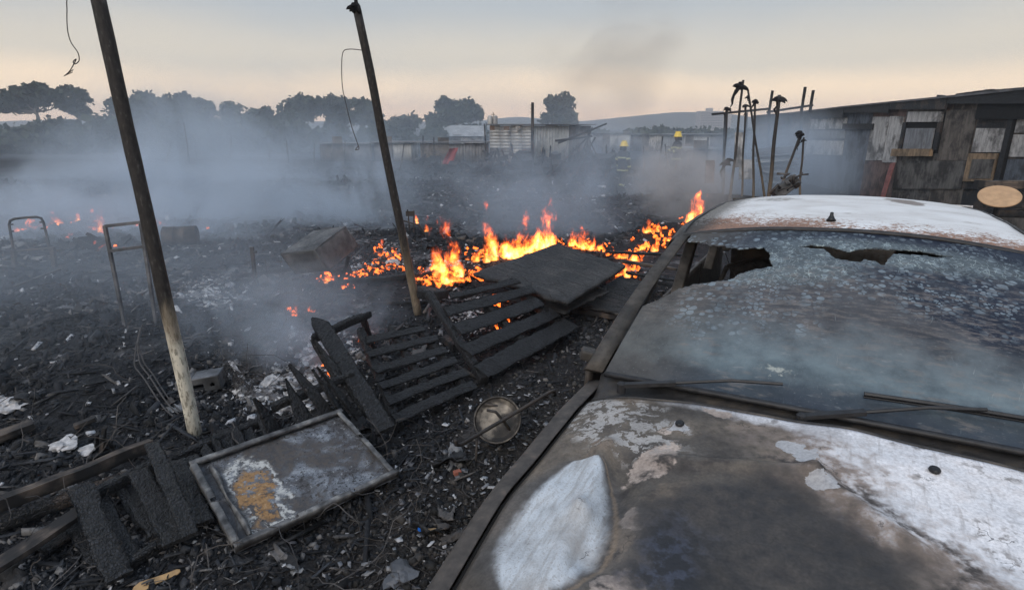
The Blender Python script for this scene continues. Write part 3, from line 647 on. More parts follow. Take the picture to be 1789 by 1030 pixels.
# fenders with a shut line beside the bonnet
def fender(sd):
    def fn(u, v):
        y = -1.10 + v * 1.42; w = hood_w(min(y, .13)) + .012; zt = hood_z(sd * (w - .012), min(y, .12)) + .004
        xo = curve1([(-1.10, .76), (-.9, .815), (-.4, .840), (.32, .838)], y)
        if u < .3:
            s = u / .3; return (sd * lerp(w, xo, s), y, zt - .016 * s ** 2.5)
        s = (u - .3) / .7; z0 = zt - .016
        return (sd * (xo + .012 * math.sin(s * 3.0) - .02 * s), y, lerp(z0, .26, s))
    return patch('fender', fn, 26, 36, M['side'], car, 0.004, keep=lambda c, u, v: math.hypot(c.y + .42, c.z - .30) > .34)
fender(-1); fender(1)
# shut-line gutters (dark, below the gap)
for sd in (-1, 1):
    mb = MB(); mb.tube([(sd * (hood_w(y) + .006), y, hood_z(sd * hood_w(y), y) - .016) for y in np.linspace(-1.1, .12, 14)], .011, 6); mb.build('bonnet_gutter', M['soot'], car, True)
# cowl between bonnet and glass
def ws_base(s):  # s -1..1
    return Vector((.775 * s, .20 + .075 * s * s, .985 - .038 * s * s))
def ws_top(s):
    return Vector((.645 * s, 1.255 - .075 * s * s, 1.452 - .045 * s * s))
def ws_pt(u, v):
    s = 2 * u - 1; a, b = ws_base(s), ws_top(s); p = a.lerp(b, v); bul = .045 * math.sin(math.pi * v) * (1 - .25 * s * s)
    return p + Vector((0, -.38, .92)) * bul
def cowl_fn(u, v):
    s = 2 * u - 1; a = ws_base(s) + Vector((0, .03, -.012)); x = lerp(.756 * s, a.x, v); y = lerp(.132, a.y, v); z = lerp(hood_z(.752 * s, .125), a.z, v) - .030 * math.sin(math.pi * v)
    return (x, y, z)
cowl = patch('cowl', cowl_fn, 48, 10, M['cowl'], car, 0.004)
mb = MB(); mb.tube([tuple(ws_pt(u, 0.0) + Vector((0, -.012, .004))) for u in np.linspace(0.02, .98, 30)], .012, 6); mb.build('windscreen_seal', M['trim'], car, True)
mb = MB(); mb.tube([(x, .128, hood_z(x, .125) + .001) for x in np.linspace(-.74, .74, 30)], .0055, 5); mb.build('bonnet_edge', M['cowl'], hood, True)
HOLE1 = [(1100, 560), (1118, 536), (1150, 524), (1190, 502), (1228, 494), (1262, 490), (1282, 486), (1292, 478), (1318, 470), (1350, 466), (1346, 455), (1344, 440), (1332, 433), (1310, 432), (1297, 435), (1260, 430), (1238, 428), (1236, 421), (1214, 424), (1196, 420), (1150, 424)]
HOLE2 = [(1396, 431), (1420, 428), (1450, 431), (1482, 440), (1502, 435), (1530, 433), (1558, 436), (1600, 438), (1640, 444), (1668, 449), (1640, 449), (1600, 445), (1562, 443), (1552, 452), (1545, 464), (1528, 456), (1510, 452), (1503, 458), (1484, 455), (1462, 452), (1450, 444), (1440, 435)]
def keep_glass(c, u, v):
    px, py = project(CAR_M @ c); j = 3.0 * N3(u * 60, v * 60, 2); k = 2.0 * N3(u * 60, v * 60, 9)
    return not (inpoly(px + j, py + k, HOLE1) or inpoly(px + j * .6, py + k * .6, HOLE2))
ws = patch('windscreen', lambda u, v: tuple(ws_pt(lerp(.015, .985, u), lerp(.0, .985, v))), 300, 170, M['glass'], car, 0.005, keep_glass, True)
ws['label'] = 'sooty crazed windscreen with jagged holes along its top'
# roof
ROOF_W = .70
def roof_z(x, y):
    s = x / ROOF_W
    return curve1([(1.1, 1.445), (1.25, 1.456), (1.5, 1.466), (2.0, 1.474), (2.6, 1.464), (3.1, 1.434), (3.4, 1.395)], y) - .046 * s * s - .012 * abs(s) ** 8
def roof_fn(u, v):
    s = 2 * u - 1; y0 = 1.262 - .075 * s * s; y = lerp(y0, 3.4, v); x = s * ROOF_W * curve1([(1.1, .945), (1.6, 1.0), (2.6, 1.0), (3.4, .93)], y)
    return (x, y, roof_z(s * ROOF_W, y) + .0025 * N3(x * 5, y * 5, 3))
roof = patch('roof', roof_fn, 50, 60, M['roof_paint'], car, 0.006)
roof['label'] = 'white roof with rust spots along its front edge'
mb = MB(); mb.tube([tuple(Vector(roof_fn(u, 0)) + Vector((0, -.012, -.006))) for u in np.linspace(0, 1, 30)], .0135, 6); mb.build('roof_trim', M['trim'], car, True)
# antenna foot
ax_, ay_ = -.05, 1.46
mb = MB(); mb.lathe([(.001, .0), (.020, .0), (.021, .006), (.014, .016), (.008, .030), (.0075, .042), (.005, .045)], 14, Matrix.Translation((ax_, ay_, roof_z(0, ay_) + .001)) @ Matrix.Rotation(R(-14), 4, 'X')); mb.build('antenna_foot', M['black_plastic'], car, True)
# pillars, roof rails, doors
for sd in (-1, 1):
    pm = M['pillar'] if sd < 0 else M['side']
    a, b = ws_base(sd), ws_top(sd)
    pts = []; 
    for k in range(13):
        v = k / 12; p = ws_pt((sd + 1) / 2, v); out = lerp(.038, .028, v); pts.append((p.x + sd * out, p.y + .018, p.z - .012))
    mb = MB(); n = len(pts)
    for i, p in enumerate(pts):
        p = Vector(p); w = lerp(.050, .036, i / (n - 1)); j = .004 * N3(i * 1.7, sd, 3)
        mb.v += [tuple(p + Vector((-sd * w + j, -.006, .012))), tuple(p + Vector((sd * w * .45, -.006, .014 + j))), tuple(p + Vector((sd * w * .95, .035, -.012))), tuple(p + Vector((-sd * w * .4, .045, -.026)))]
    for i in range(n - 1):
        for k in range(4):
            q0, q1 = i * 4 + k, i * 4 + (k + 1) % 4; mb.f.append((q0, q1, q1 + 4, q0 + 4) if sd > 0 else (q1, q0, q0 + 4, q1 + 4))
    mb.f += [(0, 1, 2, 3), (4 * n - 1, 4 * n - 2, 4 * n - 3, 4 * n - 4)]
    mb.build('front_pillar', pm, car, True)
    # rail beside the roof with a rain gutter
    def rail(u, v, sd=sd):
        y = lerp(1.16, 3.38, v); k = curve1([(1.1, .945), (1.6, 1.0), (2.6, 1.0), (3.4, .93)], y); w = ROOF_W * k; z = roof_z(ROOF_W, y)
        prof = [(0, -.012), (.012, -.020), (.020, -.016), (.034, -.012), (.062, -.032), (.082, -.075), (.074, -.105), (.040, -.10)]
        t = u * (len(prof) - 1); i = min(int(t), len(prof) - 2); f = t - i; dx = lerp(prof[i][0], prof[i + 1][0], f); dz = lerp(prof[i][1], prof[i + 1][1], f)
        return (sd * (w + dx), y, z + dz + .002 * N3(y * 6, sd, 5))
    patch('roof_rail', rail, 14, 40, pm, car, 0.004)
    # torn rubber strip on the near rail
    mb = MB(); mb.tube([(sd * (ROOF_W * curve1([(1.1, .945), (1.6, 1.0), (3.4, .95)], y) + .012), y, roof_z(ROOF_W, y) + .001 + .005 * N3(y * 9, sd)) for y in np.linspace(1.18, 3.2, 26)], [.006 + .004 * abs(N3(y * 7, 3)) for y in range(26)], 6); mb.build('roof_strip', M['trim'] if sd < 0 else M['cowl'], car, True)
    # centre and rear posts
    def post(y0, y1, name):
        mb = MB(); mb.v = []; 
        zt = roof_z(ROOF_W, y1) - .10
        A = [(.80, y0 - .05, .92), (.80, y0 + .05, .92), (.74, y0 + .05, .92), (.74, y0 - .05, .92)]; B = [(.735, y1 - .04, zt), (.735, y1 + .04, zt), (.68, y1 + .04, zt), (.68, y1 - .04, zt)]
        mb.v = [(sd * x, y, z) for x, y, z in A + B]; mb.f = [(0, 1, 5, 4), (1, 2, 6, 5), (2, 3, 7, 6), (3, 0, 4, 7), (4, 5, 6, 7), (3, 2, 1, 0)]
        mb.build(name, M['pillar'], car, bevel=.008)
    post(1.52, 1.62, 'centre_post'); post(2.55, 2.62, 'rear_post'); post(3.30, 3.24, 'tail_post')
    def side(y0, y1, name):
        def fn(u, v):
            y = lerp(y0, y1, u); zb = curve1([(.3, .925), (1.5, .935), (3.4, .955)], y); z = lerp(zb, .27, v)
            return (sd * (.832 + .016 * math.sin(v * 3.0) - .03 * v * v - .012 * smooth(2.6, 3.6, y)), y, z)
        o = patch(name, fn, 24, 16, M['side'], car, 0.02, keep=lambda c, u, v: math.hypot(c.y - 2.05, c.z - .30) > .33, offset=1 if sd < 0 else -1); return o
    d = side(.33, 1.55, 'front_door'); mb = MB(); mb.box((sd * .862, 1.42, .82), (.02, .16, .03)); mb.build('door_handle', M['black_plastic'], d, bevel=.006)
    side(1.56, 2.60, 'rear_door'); side(2.61, 3.55, 'quarter_panel')
    mb = MB(); mb.beam((sd * .79, .62, .935), (sd * .735, .93, 1.21), .025, .03); mb.build('quarterlight_bar', M['iron'], car)
# interior
mb = MB(); mb.box((0, .48, .80), (1.42, .34, .22)); mb.box((0, .36, .60), (1.45, .12, .5)); mb.build('dashboard', M['soot'], car, bevel=.04)
mb = MB(); mb.box((0, 1.7, .27), (1.6, 3.5, .03)); mb.build('floor_pan', M['soot'], car)
Mt = Matrix.Translation((.36, .80, .86)) @ Matrix.Rotation(R(-62), 4, 'X'); mb = MB(); mb.tube([tuple(Mt @ Vector((.18 * math.cos(a), .18 * math.sin(a), 0))) for a in np.linspace(0, 2 * math.pi, 25)], .011, 6)
mb.tube([tuple(Mt @ Vector((-.18, 0, 0))), tuple(Mt @ Vector((.18, 0, 0)))], .01, 6); mb.tube([tuple(Mt @ Vector((0, 0, 0))), tuple(Mt @ Vector((0, .02, -.3)))], .02, 6); mb.build('steering_wheel', M['iron'], car, True)
for sx in (-.36, .36):
    seat = MB(); rs = random.Random(int(sx * 100))
    for yy in (1.02, 1.50): seat.beam((sx - .22, yy, .52), (sx + .22, yy, .52), .03, .03)
    for xx in (-.22, .22): seat.beam((sx + xx, 1.0, .52), (sx + xx, 1.5, .52), .03, .03); seat.tube([(sx + xx, 1.48, .5), (sx + xx, 1.62, .95), (sx + xx * .75, 1.68, 1.14)], .014, 6)
    seat.tube([(sx - .165, 1.68, 1.14), (sx, 1.69, 1.20), (sx + .165, 1.68, 1.14)], .014, 6); seat.box((sx, 1.72, 1.26), (.24, .06, .14))
    so = seat.build('seat_frame', M['iron'], car)
    sp = MB()
    for k in range(150):
        a = rs.random(); b = rs.random(); p = Vector((sx - .2 + .4 * a, lerp(1.50, 1.66, b) - .03 * rs.random(), lerp(.52, 1.18, b))); sp.tube([p, p + Vector((rs.uniform(-.06, .06), rs.uniform(-.05, .03), rs.uniform(-.06, .06))), p + Vector((rs.uniform(-.09, .09), rs.uniform(-.05, .04), rs.uniform(-.09, .09)))], .0022, 3, False)
    for k in range(60):
        p = Vector((sx - .2 + .4 * rs.random(), 1.05 + .42 * rs.random(), .53)); c = [p + Vector((.025 * math.cos(q * 1.3), .025 * math.sin(q * 1.3), .010 * q)) for q in range(10)]; sp.tube(c, .002, 3, False)
    sp.build('seat_springs', M['wire'], so)
# tailgate, bumpers, grille, lamps
patch('tailgate', lambda u, v: (lerp(-.76, .76, u), 3.42 + .20 * (1 - (1 - v) ** 2) * (1 if v > .45 else v / .45) - .05 * (2 * u - 1) ** 2, lerp(1.36, .40, v)), 20, 20, M['side'], car, 0.01, keep=lambda c, u, v: not (.12 < u < .88 and .06 < v < .40))
def bumper(y, sg, name):
    patch(name, lambda u, v: (lerp(-.80, .80, u), y + sg * (.10 * math.sin(v * math.pi) - .14 * abs(2 * u - 1) ** 3), lerp(.62, .28, v)), 24, 10, M['black_plastic'], car, 0.01)
bumper(-1.20, -1, 'front_bumper'); bumper(3.60, 1, 'rear_bumper')
g = MB(); 
for k in range(4): g.box((0, -1.185, .64 + k * .028), (.86, .02, .012))
g.build('grille', M['black_plastic'], car)
for sd in (-1, 1):
    mb = MB(); mb.lathe([(.001, 0), (.055, 0), (.075, .02), (.08, .05), (.07, .055), (.001, .056)], 14, Matrix.Translation((sd * .54, -1.13, .685)) @ Matrix.Rotation(R(90), 4, 'X')); mb.build('headlight', M['steel'], car, True)
for (wx, wy) in ((-.74, -.42), (.74, -.42), (-.74, 2.05), (.74, 2.05)):
    sd = 1 if wx > 0 else -1; Mw = Matrix.Translation((wx, wy, .262)) @ Matrix.Rotation(R(90), 4, 'Y')
    mb = MB(); mb.lathe([(.12, -.08), (.25, -.08), (.265, -.06), (.265, .06), (.25, .08), (.12, .08)], 24, Mw); w = mb.build('wheel', M['iron'], car, True)
    mb = MB(); mb.lathe([(.03, .02 * sd), (.05, .06 * sd), (.18, .045 * sd), (.24, .085 * sd)], 20, Mw); mb.build('rim', M['rust'], w, True)
# wipers and washer nozzles
def wiper(piv, tip, b0, b1, label):
    root = MB(); piv, tip = Vector(piv), Vector(tip)
    root.lathe([(.001, -.02), (.017, -.02), (.017, .018), (.010, .024), (.001, .025)], 10, Matrix.Translation(piv)); d = (tip - piv)
    root.beam(piv + d * .02 + Vector((0, 0, .012)), piv + d * .36 + Vector((0, 0, .020)), .026, .014); root.tube([piv + d * .34 + Vector((0, 0, .020)), piv + d * .7 + Vector((0, 0, .03)), tip + Vector((0, 0, .016))], .006, 6)
    o = root.build('wiper_arm', M['trim'], car); o['label'] = label
    if b0 is not None:
        bl = MB(); b0, b1 = Vector(b0), Vector(b1); pts = [b0.lerp(b1, k / 8) + Vector((0, -.004, .006 + .006 * math.sin(k / 8 * math.pi))) for k in range(9)]; bl.tube(pts, .0075, 6); bl.tube([p + Vector((0, .004, -.012)) for p in pts], .005, 5)
        bl.build('wiper_blade', M['black_plastic'], o)
wiper((-.645, .155, .955), tuple(ws_pt(.42, .055) + Vector((0, -.02, .02))), None, None, 'sagging bladeless wiper arm')
wiper((-.055, .150, .972), tuple(ws_pt(.77, .085) + Vector((0, -.02, .025))), tuple(ws_pt(.57, .075) + Vector((0, -.01, .022))), tuple(ws_pt(.985, .10) + Vector((0, -.02, .022))), 'wiper arm with charred blade')
for (px, py) in ((1188, 731), (1632, 826)):
    x, y = cl(px, py, .965); mb = MB(); mb.lathe([(.001, 0), (.013, 0), (.0145, .005), (.012, .010), (.005, .013), (.001, .0135)], 12, Matrix.Translation((x, y, hood_z(x, y) + .001)) @ Matrix.Diagonal((1, 1.35, 1, 1))); mb.build('washer_nozzle', M['black_plastic'], hood, True)
# mirror stump on the near door
mb = MB(); mb.beam((-.84, .42, .955), (-.90, .40, .97), .07, .05); mb.build('mirror_stump', M['pillar'], car, bevel=.01)
# ================================================================ burnt timber and scrap in the foreground
def plank_mesh(L, w, t, seed, ends=(0, 0), bend=0.0, rough=0.06, twist=0.0, char=True):
    """charred board along +X: ragged edges, surface split into char scales; ends: 0 square, >0 burnt to a point over that length"""
    r = random.Random(seed); n = max(8, min(110, int(L / .014))) if char else max(6, int(L / .06)); mb = MB(); k = seed * 1.37
    top = [-.5, -.36, -.2, -.07, .07, .2, .36, .5] if char else [-.5, -.25, 0, .25, .5]; dep = min(.007, t * .22) if char else .001
    for i in range(n + 1):
        s = i / n; x = L * s; ta = 1.0
        if ends[0] and x < ends[0]: ta = min(ta, max(.10, (x / ends[0]) ** .7))
        if ends[1] and L - x < ends[1]: ta = min(ta, max(.10, ((L - x) / ends[1]) ** .7))
        j = lambda q: 1 + rough * (2.2 * N3(x * 7, k, q) + 1.0 * N3(x * 28, k, q + 5) + .7 * N3(x * 70, k, q)); sh = (1 - ta) * w * .28 * (1 if seed % 2 else -1)
        yl, yr = -w / 2 * ta * j(1) + sh, w / 2 * ta * j(2) + sh; zt = t / 2 * (.75 + .25 * ta); zb = -zt * j(4); zz = bend * math.sin(math.pi * s) + .15 * t * N3(x * 5, k, 9)
        c, sn = math.cos(twist * (s - .5)), math.sin(twist * (s - .5)); ex = (r.random() - .5) * (.03 if i in (0, n) else 0)
        ring = [(yl + .08 * (yr - yl), zb), (yr - .08 * (yr - yl), zb), (yr, zb * .5), (yr, zt * .5)]
        for q in reversed(top):
            y = (yl + yr) / 2 + q * (yr - yl); z = zt * (1 + .10 * N3(x * 6, y * 20, k))
            if char:
                d = mnoise.voronoi(Vector((x * 38 + k, y * 62, k)))[0]; z -= dep * max(0, 1 - (d[1] - d[0]) * 3.4) + dep * .5 * N3(x * 30, y * 30, k + 3); z -= dep * 1.2 * max(0, N3(x * 4, y * 9, k + 8) - .25) * 3
                if abs(q) == .5: z -= .18 * zt + dep * .8
            ring.append((y, z))
        ring += [(yl, zt * .5), (yl, zb * .5)]
        for (y, z) in ring: mb.v.append((x + ex * (1 + y / w), y * c - z * sn, y * sn + z * c + zz))
    m = len(ring)
    for i in range(n):
        for q in range(m):
            a, b = i * m + q, i * m + (q + 1) % m; mb.f.append((a, a + m, b + m, b))
    mb.f.append(tuple(range(m))); mb.f.append(tuple(n * m + q for q in reversed(range(m))))
    me = bpy.data.meshes.new('plank'); me.from_pydata(mb.v, [], mb.f); me.update(); return me
_seed = [100]
def plank(name, a, b, w, t, mat='char', parent=None, up=(0, 0, 1), ends=(0, 0), bend=0.0, label=None, cat=None, group=None, rough=0.06, twist=0.0):
    _seed[0] += 1; a, b = Vector(a), Vector(b); F, L = frame(a, b, up)
    o = link(name, plank_mesh(L, w, t, _seed[0], ends, bend, rough, twist, mat.startswith('char') and a.y < 9), M[mat], parent, False, F)
    o.data.polygons.foreach_set('use_smooth', [False] * len(o.data.polygons))
    if label: tag(o, label, cat, group)
    return o
def P(x, y, h): return GHz(x, y, h)
_TT = np.concatenate([np.linspace(1.0, 12, 700), np.geomspace(12.05, 120, 300)])
def GHz(x, y, h):
    """first point along the pixel's ray that stands h above the lumpy ground"""
    r = ray(x, y); hx, hy, hz = r / np.hypot(r[0], r[1]); zs = CAM_H + hz * _TT - gh(hx * _TT, hy * _TT) - h
    i = np.argmax(zs < 0); i = i if zs[i] < 0 else len(_TT) - 1
    t = _TT[i] if i == 0 else _TT[i - 1] + (_TT[i] - _TT[i - 1]) * zs[i - 1] / max(1e-9, zs[i - 1] - zs[i])
    return Vector((hx * t, hy * t, CAM_H + hz * t))
def lattice(name, label, cat, A, B, C, D, slats, stringers, w, t, sw=.07, st=.07, mat='char'):
    """pallet: A near left, B near right, C far right, D far left; slats (t along AD, s0, s1, width factor)"""
    A, B, C, D = map(Vector, (A, B, C, D)); up = (B - A).cross(D - A).normalized(); up = up if up.z > 0 else -up
    root = thing(name, label, cat, (A + B) / 2 - Vector((0, 0, .05)))
    Q = lambda s, q: A.lerp(B, s).lerp(D.lerp(C, s), q)
    for (q, s0, s1, k) in slats: plank('slat', Q(s0, q) + up * random.uniform(-.004, .006), Q(s1, q + random.uniform(-.01, .01)), w * k, t, mat, root, up, bend=random.uniform(-.008, .010), rough=.08)
    for (s, q0, q1) in stringers: plank('stringer', Q(s, q0) - up * (t / 2 + st / 2 + .004), Q(s, q1) - up * (t / 2 + st / 2 + .004), sw, st, mat, root, up, rough=.12)
    return root
# pallet leaning beside the second pole
lattice('pallet', 'charred wooden pallet tilted against the burning heap, five wide slats, nearest the car', 'pallet',
        P(843, 655, .12), P(1003, 566, .15), P(905, 488, .50), P(757, 520, .52), [(.04, .0, 1.0, 1.35), (.29, .0, .97, 1.05), (.54, .02, .95, 1.15), (.78, .02, 1.02, .95), (.97, .16, 1.0, .6)],
        [(.02, -.02, 1.12), (.5, .0, .9), (.93, .05, .8)], .135, .024)
plank('stringer_stub', P(778, 592, .05), P(798, 606, .05), .08, .07, 'char_brown', label='brown scorched block of wood lying beside the five-slat pallet', cat='wood block')
lattice('pallet', 'charred pallet with six narrow slats lying between the long board and the five-slat pallet', 'pallet',
        P(688, 738, .09), P(830, 676, .09), P(742, 566, .36), P(632, 590, .36), [(.03, .0, 1.0, 1.1), (.21, .0, 1.03, 1.0), (.39, .0, 1.02, 1.0), (.58, .02, 1.0, 1.0), (.77, .0, 1.0, 1.0), (.95, .03, .95, 1.0)],
        [(.06, -.03, 1.18), (.52, .0, 1.1), (.94, .0, 1.08)], .085, .02, .06, .06)
# toppled picket panel
fence = thing('picket_panel', 'toppled black picket panel with burnt pointed tips between the tray and the ash', 'fence', P(520, 730, .0))
for (x0, y0, x1, y1, w, h0) in ((447, 688, 500, 790, .13, .54), (493, 664, 552, 768, .10, .52), (507, 631, 590, 745, .085, .58), (545, 647, 610, 735, .075, .52), (558, 641, 624, 727, .06, .50), (549, 597, 640, 718, .06, .58)):
    plank('picket', P(x1, y1, .13), P(x0, y0, h0), w, .022, 'char', fence, ends=(0, .26), rough=.10)
plank('rail', P(470, 712, .36), P(618, 653, .36), .055, .05, 'char', fence)
plank('rail', P(480, 775, .07), P(660, 712, .07), .06, .05, 'char', fence)
plank('charred_board', P(674, 748, .17), P(552, 553, .56), .125, .032, 'char', ends=(0, .10), label='long charred board propped diagonally across the picket panel', cat='board')
plank('charred_beam', P(541, 593, .50), P(648, 546, .53), .055, .06, 'char', ends=(.05, .12), label='short black beam lying across the top of the long diagonal board', cat='beam')
plank('charred_stake', P(588, 662, .2), P(548, 595, .42), .055, .03, 'char', ends=(0, .05), label='thin charred stake leaning under the short black beam', cat='stake')
plank('charred_stake', P(652, 610, .14), P(632, 548, .50), .05, .04, 'char_brown', ends=(0, .05), label='charred upright stake at the far corner of the six-slat pallet', cat='stake')
# pallet falling apart at the lower left
base = P(250, 950, 0)
pd = thing('broken_pallet', 'broken black pallet with loose boards in the lower left corner', 'pallet', base)
for (x0, y0, h0, x1, y1, h1, w) in ((140, 848, .22, 208, 1008, .06, .105), (241, 820, .22, 306, 946, .09, .095), (311, 806, .20, 356, 913, .08, .085), (334, 796, .18, 372, 893, .06, .07), (226, 852, .10, 278, 934, .05, .09), (390, 752, .12, 418, 812, .06, .07), (428, 742, .12, 452, 800, .06, .06)):
    plank('board', P(x1, y1, h1), P(x0, y0, h0), w, .024, 'char', pd, rough=.09, bend=random.uniform(-.01, .02))
for (x0, y0, h0, x1, y1, h1, w) in ((355, 775, .14, 392, 850, .05, .06), (372, 760, .16, 404, 826, .06, .05), (408, 745, .16, 436, 806, .06, .055), (452, 722, .18, 478, 786, .06, .05), (178, 868, .12, 232, 972, .03, .06), (205, 842, .12, 250, 925, .04, .05), (120, 905, .06, 176, 985, .02, .08), (285, 812, .16, 330, 905, .06, .05)):
    plank('board', P(x1, y1, h1), P(x0, y0, h0), w, .022, 'char', pd, rough=.14, bend=random.uniform(-.01, .02), ends=(0, .06))
plank('rail', P(165, 862, .15), P(268, 810, .16), .06, .06, 'char', pd); plank('rail', P(222, 984, .04), P(380, 897, .05), .05, .05, 'char', pd)
plank('charred_board', P(332, 935, .16), P(266, 776, .29), .075, .026, 'char', label='charred board lying loose on top of the broken pallet', cat='board', bend=.02)
plank('scorched_plank', P(-60, 905, .13), P(266, 776, .16), .05, .07, 'plank', label='long plank with a pale brown upper edge running along the lower left', cat='plank')
plank('charred_beam', P(-60, 934, .06), P(300, 806, .10), .075, .06, 'char_brown', label='black beam lying just in front of the brown-edged plank', cat='beam')
plank('charred_beam', P(285, 806, .10), P(458, 734, .12), .06, .055, 'char', label='black beam continuing behind the tray towards the picket panel', cat='beam')
plank('scorched_plank', P(-40, 1012, .09), P(148, 890, .13), .085, .03, 'plank', label='grey scorched plank in the bottom left corner of the picture', cat='plank')
plank('charred_board', P(60, 960, .05), P(150, 905, .05), .16, .03, 'char_brown', label='sooty board half buried beneath the grey scorched plank', cat='board')

# metal tray
def m_tray():
    t = NT('burnt_tray_enamel'); p = t.co(); n1 = t.noise(p, 7, 8, 0.70, 0.5); n2 = t.noise(p, 34, 6, 0.70); n3 = t.noise(p, 140, 3)
    c = t.ramp(n1, [(0.30, (0.035, 0.034, 0.036)), (0.44, (0.085, 0.083, 0.088)), (0.52, (0.15, 0.165, 0.19)), (0.62, (0.27, 0.29, 0.315)), (0.70, (0.10, 0.10, 0.105)), (0.80, (0.07, 0.055, 0.05))])
    c = t.mix(t.rng(n2, 0.54, 0.60, 0, 0.9), c, (0.03, 0.029, 0.03)); c = t.mix(t.rng(n2, 0.34, 0.42, 0.75, 0), c, (0.40, 0.41, 0.42)); c = t.mix(t.rng(n3, 0.56, 0.66, 0, 0.7), c, (0.035, 0.033, 0.034))
    n0 = t.noise(p, 2.6, 4, 0.6, 0.6); c = t.mix(t.rng(n0, 0.40, 0.52, 0.85, 0), c, t.mix(t.rng(n2, .4, .6), (0.045, 0.043, 0.045), (0.10, 0.085, 0.075)))
    wob = t.vscale(t.vadd(t.noise(p, 8, 5, 0.65, out='Color'), (-.5, -.5, -.5)), .30)
    d = t.ell(p, (.20, .29), (.095, .235), R(-6), wob); oc = t.ramp(n2, [(0.36, (0.035, 0.028, 0.02)), (0.47, (0.27, 0.145, 0.055)), (0.6, (0.36, 0.22, 0.10)), (0.7, (0.44, 0.38, 0.30))])
    brk = t.rng(t.noise(p, 17, 6, 0.7), 0.43, 0.50); c = t.mix(t.math('MULTIPLY', t.rng(d, 0.75, 1.0, 0.95, 0), brk), c, oc)
    ring = t.math('MULTIPLY', t.rng(d, 0.95, 1.1), t.rng(d, 1.2, 1.5, 1, 0)); c = t.mix(t.math('MULTIPLY', ring, t.rng(n2, .4, .55)), c, (0.50, 0.50, 0.48))
    d = t.ell(p, (.06, .28), (.06, .4), 0, t.vscale(wob, .4)); c = t.mix(t.rng(d, 0.7, 1.1, 0.8, 0), c, (0.045, 0.043, 0.045))
    sp = t.voro(p, 26, 'F1'); c = t.mix(t.math('MULTIPLY', t.rng(sp, 0.10, 0.16, 1, 0), t.rng(n1, .45, .5)), c, (0.02, 0.02, 0.02))
    t.bsdf(c, t.rng(n2, .3, .7, .45, .8), 0.1, 0.4, t.bump(t.math('ADD', n2, t.math('MULTIPLY', n3, .4)), 0.5, 0.006)); return t.m
M['tray'] = m_tray(); M['tray_rim'] = m_metal('burnt_tray_rim', (0.03, 0.03, 0.031), (0.11, 0.11, 0.112), (0.27, 0.265, 0.255), 0.6, 0.15, 16)
BL, BR, TL, TR = P(411, 966, .03), P(697, 832, .05), P(357, 812, .20), P(630, 704, .26)
xv = (BR - BL); Wt = xv.length; xv.normalize(); yv = ((TL - BL) + (TR - BR)) / 2; yv -= xv * yv.dot(xv); Ht = yv.length; yv.normalize(); zv = xv.cross(yv)
TM = Matrix((xv, yv, zv)).transposed().to_4x4(); TM.translation = BL
tray = thing('metal_tray', 'burnt flat metal tray with raised rim and orange rust patch, tilted beside the car', 'tray', tuple(BL)); tray.matrix_world = TM; ORG[tray] = Vector()
patch('base_sheet', lambda u, v: (Wt * u, Ht * v, .006 * N3(u * 5, v * 4, 1) + .003 * N3(u * 17, v * 13, 2)), 60, 36, M['tray'], tray, .002)
def rim(name, a, b, inw, notches=(), skew=0.0):
    a, b, inw = Vector(a), Vector(b), Vector(inw).normalized(); L = (b - a).length; n = 40
    def fn(u, v):
        p = a.lerp(b, u); o = .004 * N3(u * 6, a.x * 9 + a.y * 5, 3); pr = [(0, 0), (0, .036), (.004, .040), (.026, .040), (.030, .036), (.030, .020)]
        q = v * 5; i = min(int(q), 4); f = q - i; d = lerp(pr[i][0], pr[i + 1][0], f); h = lerp(pr[i][1], pr[i + 1][1], f)
        return tuple(p + inw * (d + o + skew * h) + Vector((0, 0, h + .3 * o)))
    patch(name, fn, n, 5, M['tray_rim'], tray, .002, keep=lambda c, u, v: not any(abs(u - k) < .022 and v > .3 for k in notches))
rim('rim', (0, 0, 0), (Wt, 0, 0), (0, 1, 0), (.33, .69)); rim('rim', (0, Ht, 0), (Wt, Ht, 0), (0, -1, 0)); rim('rim', (0, .03, 0), (0, Ht - .03, 0), (1, 0, 0), (.5,)); rim('rim', (Wt, .03, 0), (Wt, Ht - .02, 0), (-1, 0, 0), (.55,), .35)
mb = MB(); mb.v = []; patch('inner_fold', lambda u, v: (.075 + .02 * u + .012 * math.sin(v * 9) * u, .05 + v * (Ht - .12), .006 + .022 * math.sin(u * 3.1)), 8, 24, M['tray_rim'], tray, .002)

# poles
def pole(label, base, top, r0, r1, mat, group=None, lean_noise=.012, cat='pole', name='wooden_pole', n=18):
    base, top = Vector(base), Vector(top); root = thing(name, label, cat, base, group); pts = []; rs = []
    for i in range(n + 1):
        s = i / n; p = base.lerp(top, s); p += Vector((lean_noise * N3(s * 3, base.x, 1), lean_noise * N3(s * 3, base.x, 7), 0)) ; pts.append(p); rs.append(lerp(r0, r1, s) * (1 + .06 * N3(s * 14, base.y, 2)))
    mb = MB(); mb.tube(pts, rs, 14); mb.build('shaft', M[mat], root, True); return root, pts
def wirep(name, pts, r, mat, parent=None):
    """smooth wire through points"""
    pts = [Vector(p) for p in pts]; out = []
    for i in range(len(pts) - 1):
        p0, p1, p2, p3 = pts[max(i - 1, 0)], pts[i], pts[i + 1], pts[min(i + 2, len(pts) - 1)]
        for k in range(6):
            s = k / 6; out.append(.5 * ((2 * p1) + (p2 - p0) * s + (2 * p0 - 5 * p1 + 4 * p2 - p3) * s * s + (3 * p1 - p0 - 3 * p2 + p3) * s ** 3))
    out.append(pts[-1]); mb = MB(); mb.tube(out, r, 5); return mb.build(name, M[mat], parent, True)
b1 = P(343, 768, -.03); Y1 = b1.y; t1 = aty(163, -40, Y1 + .02)
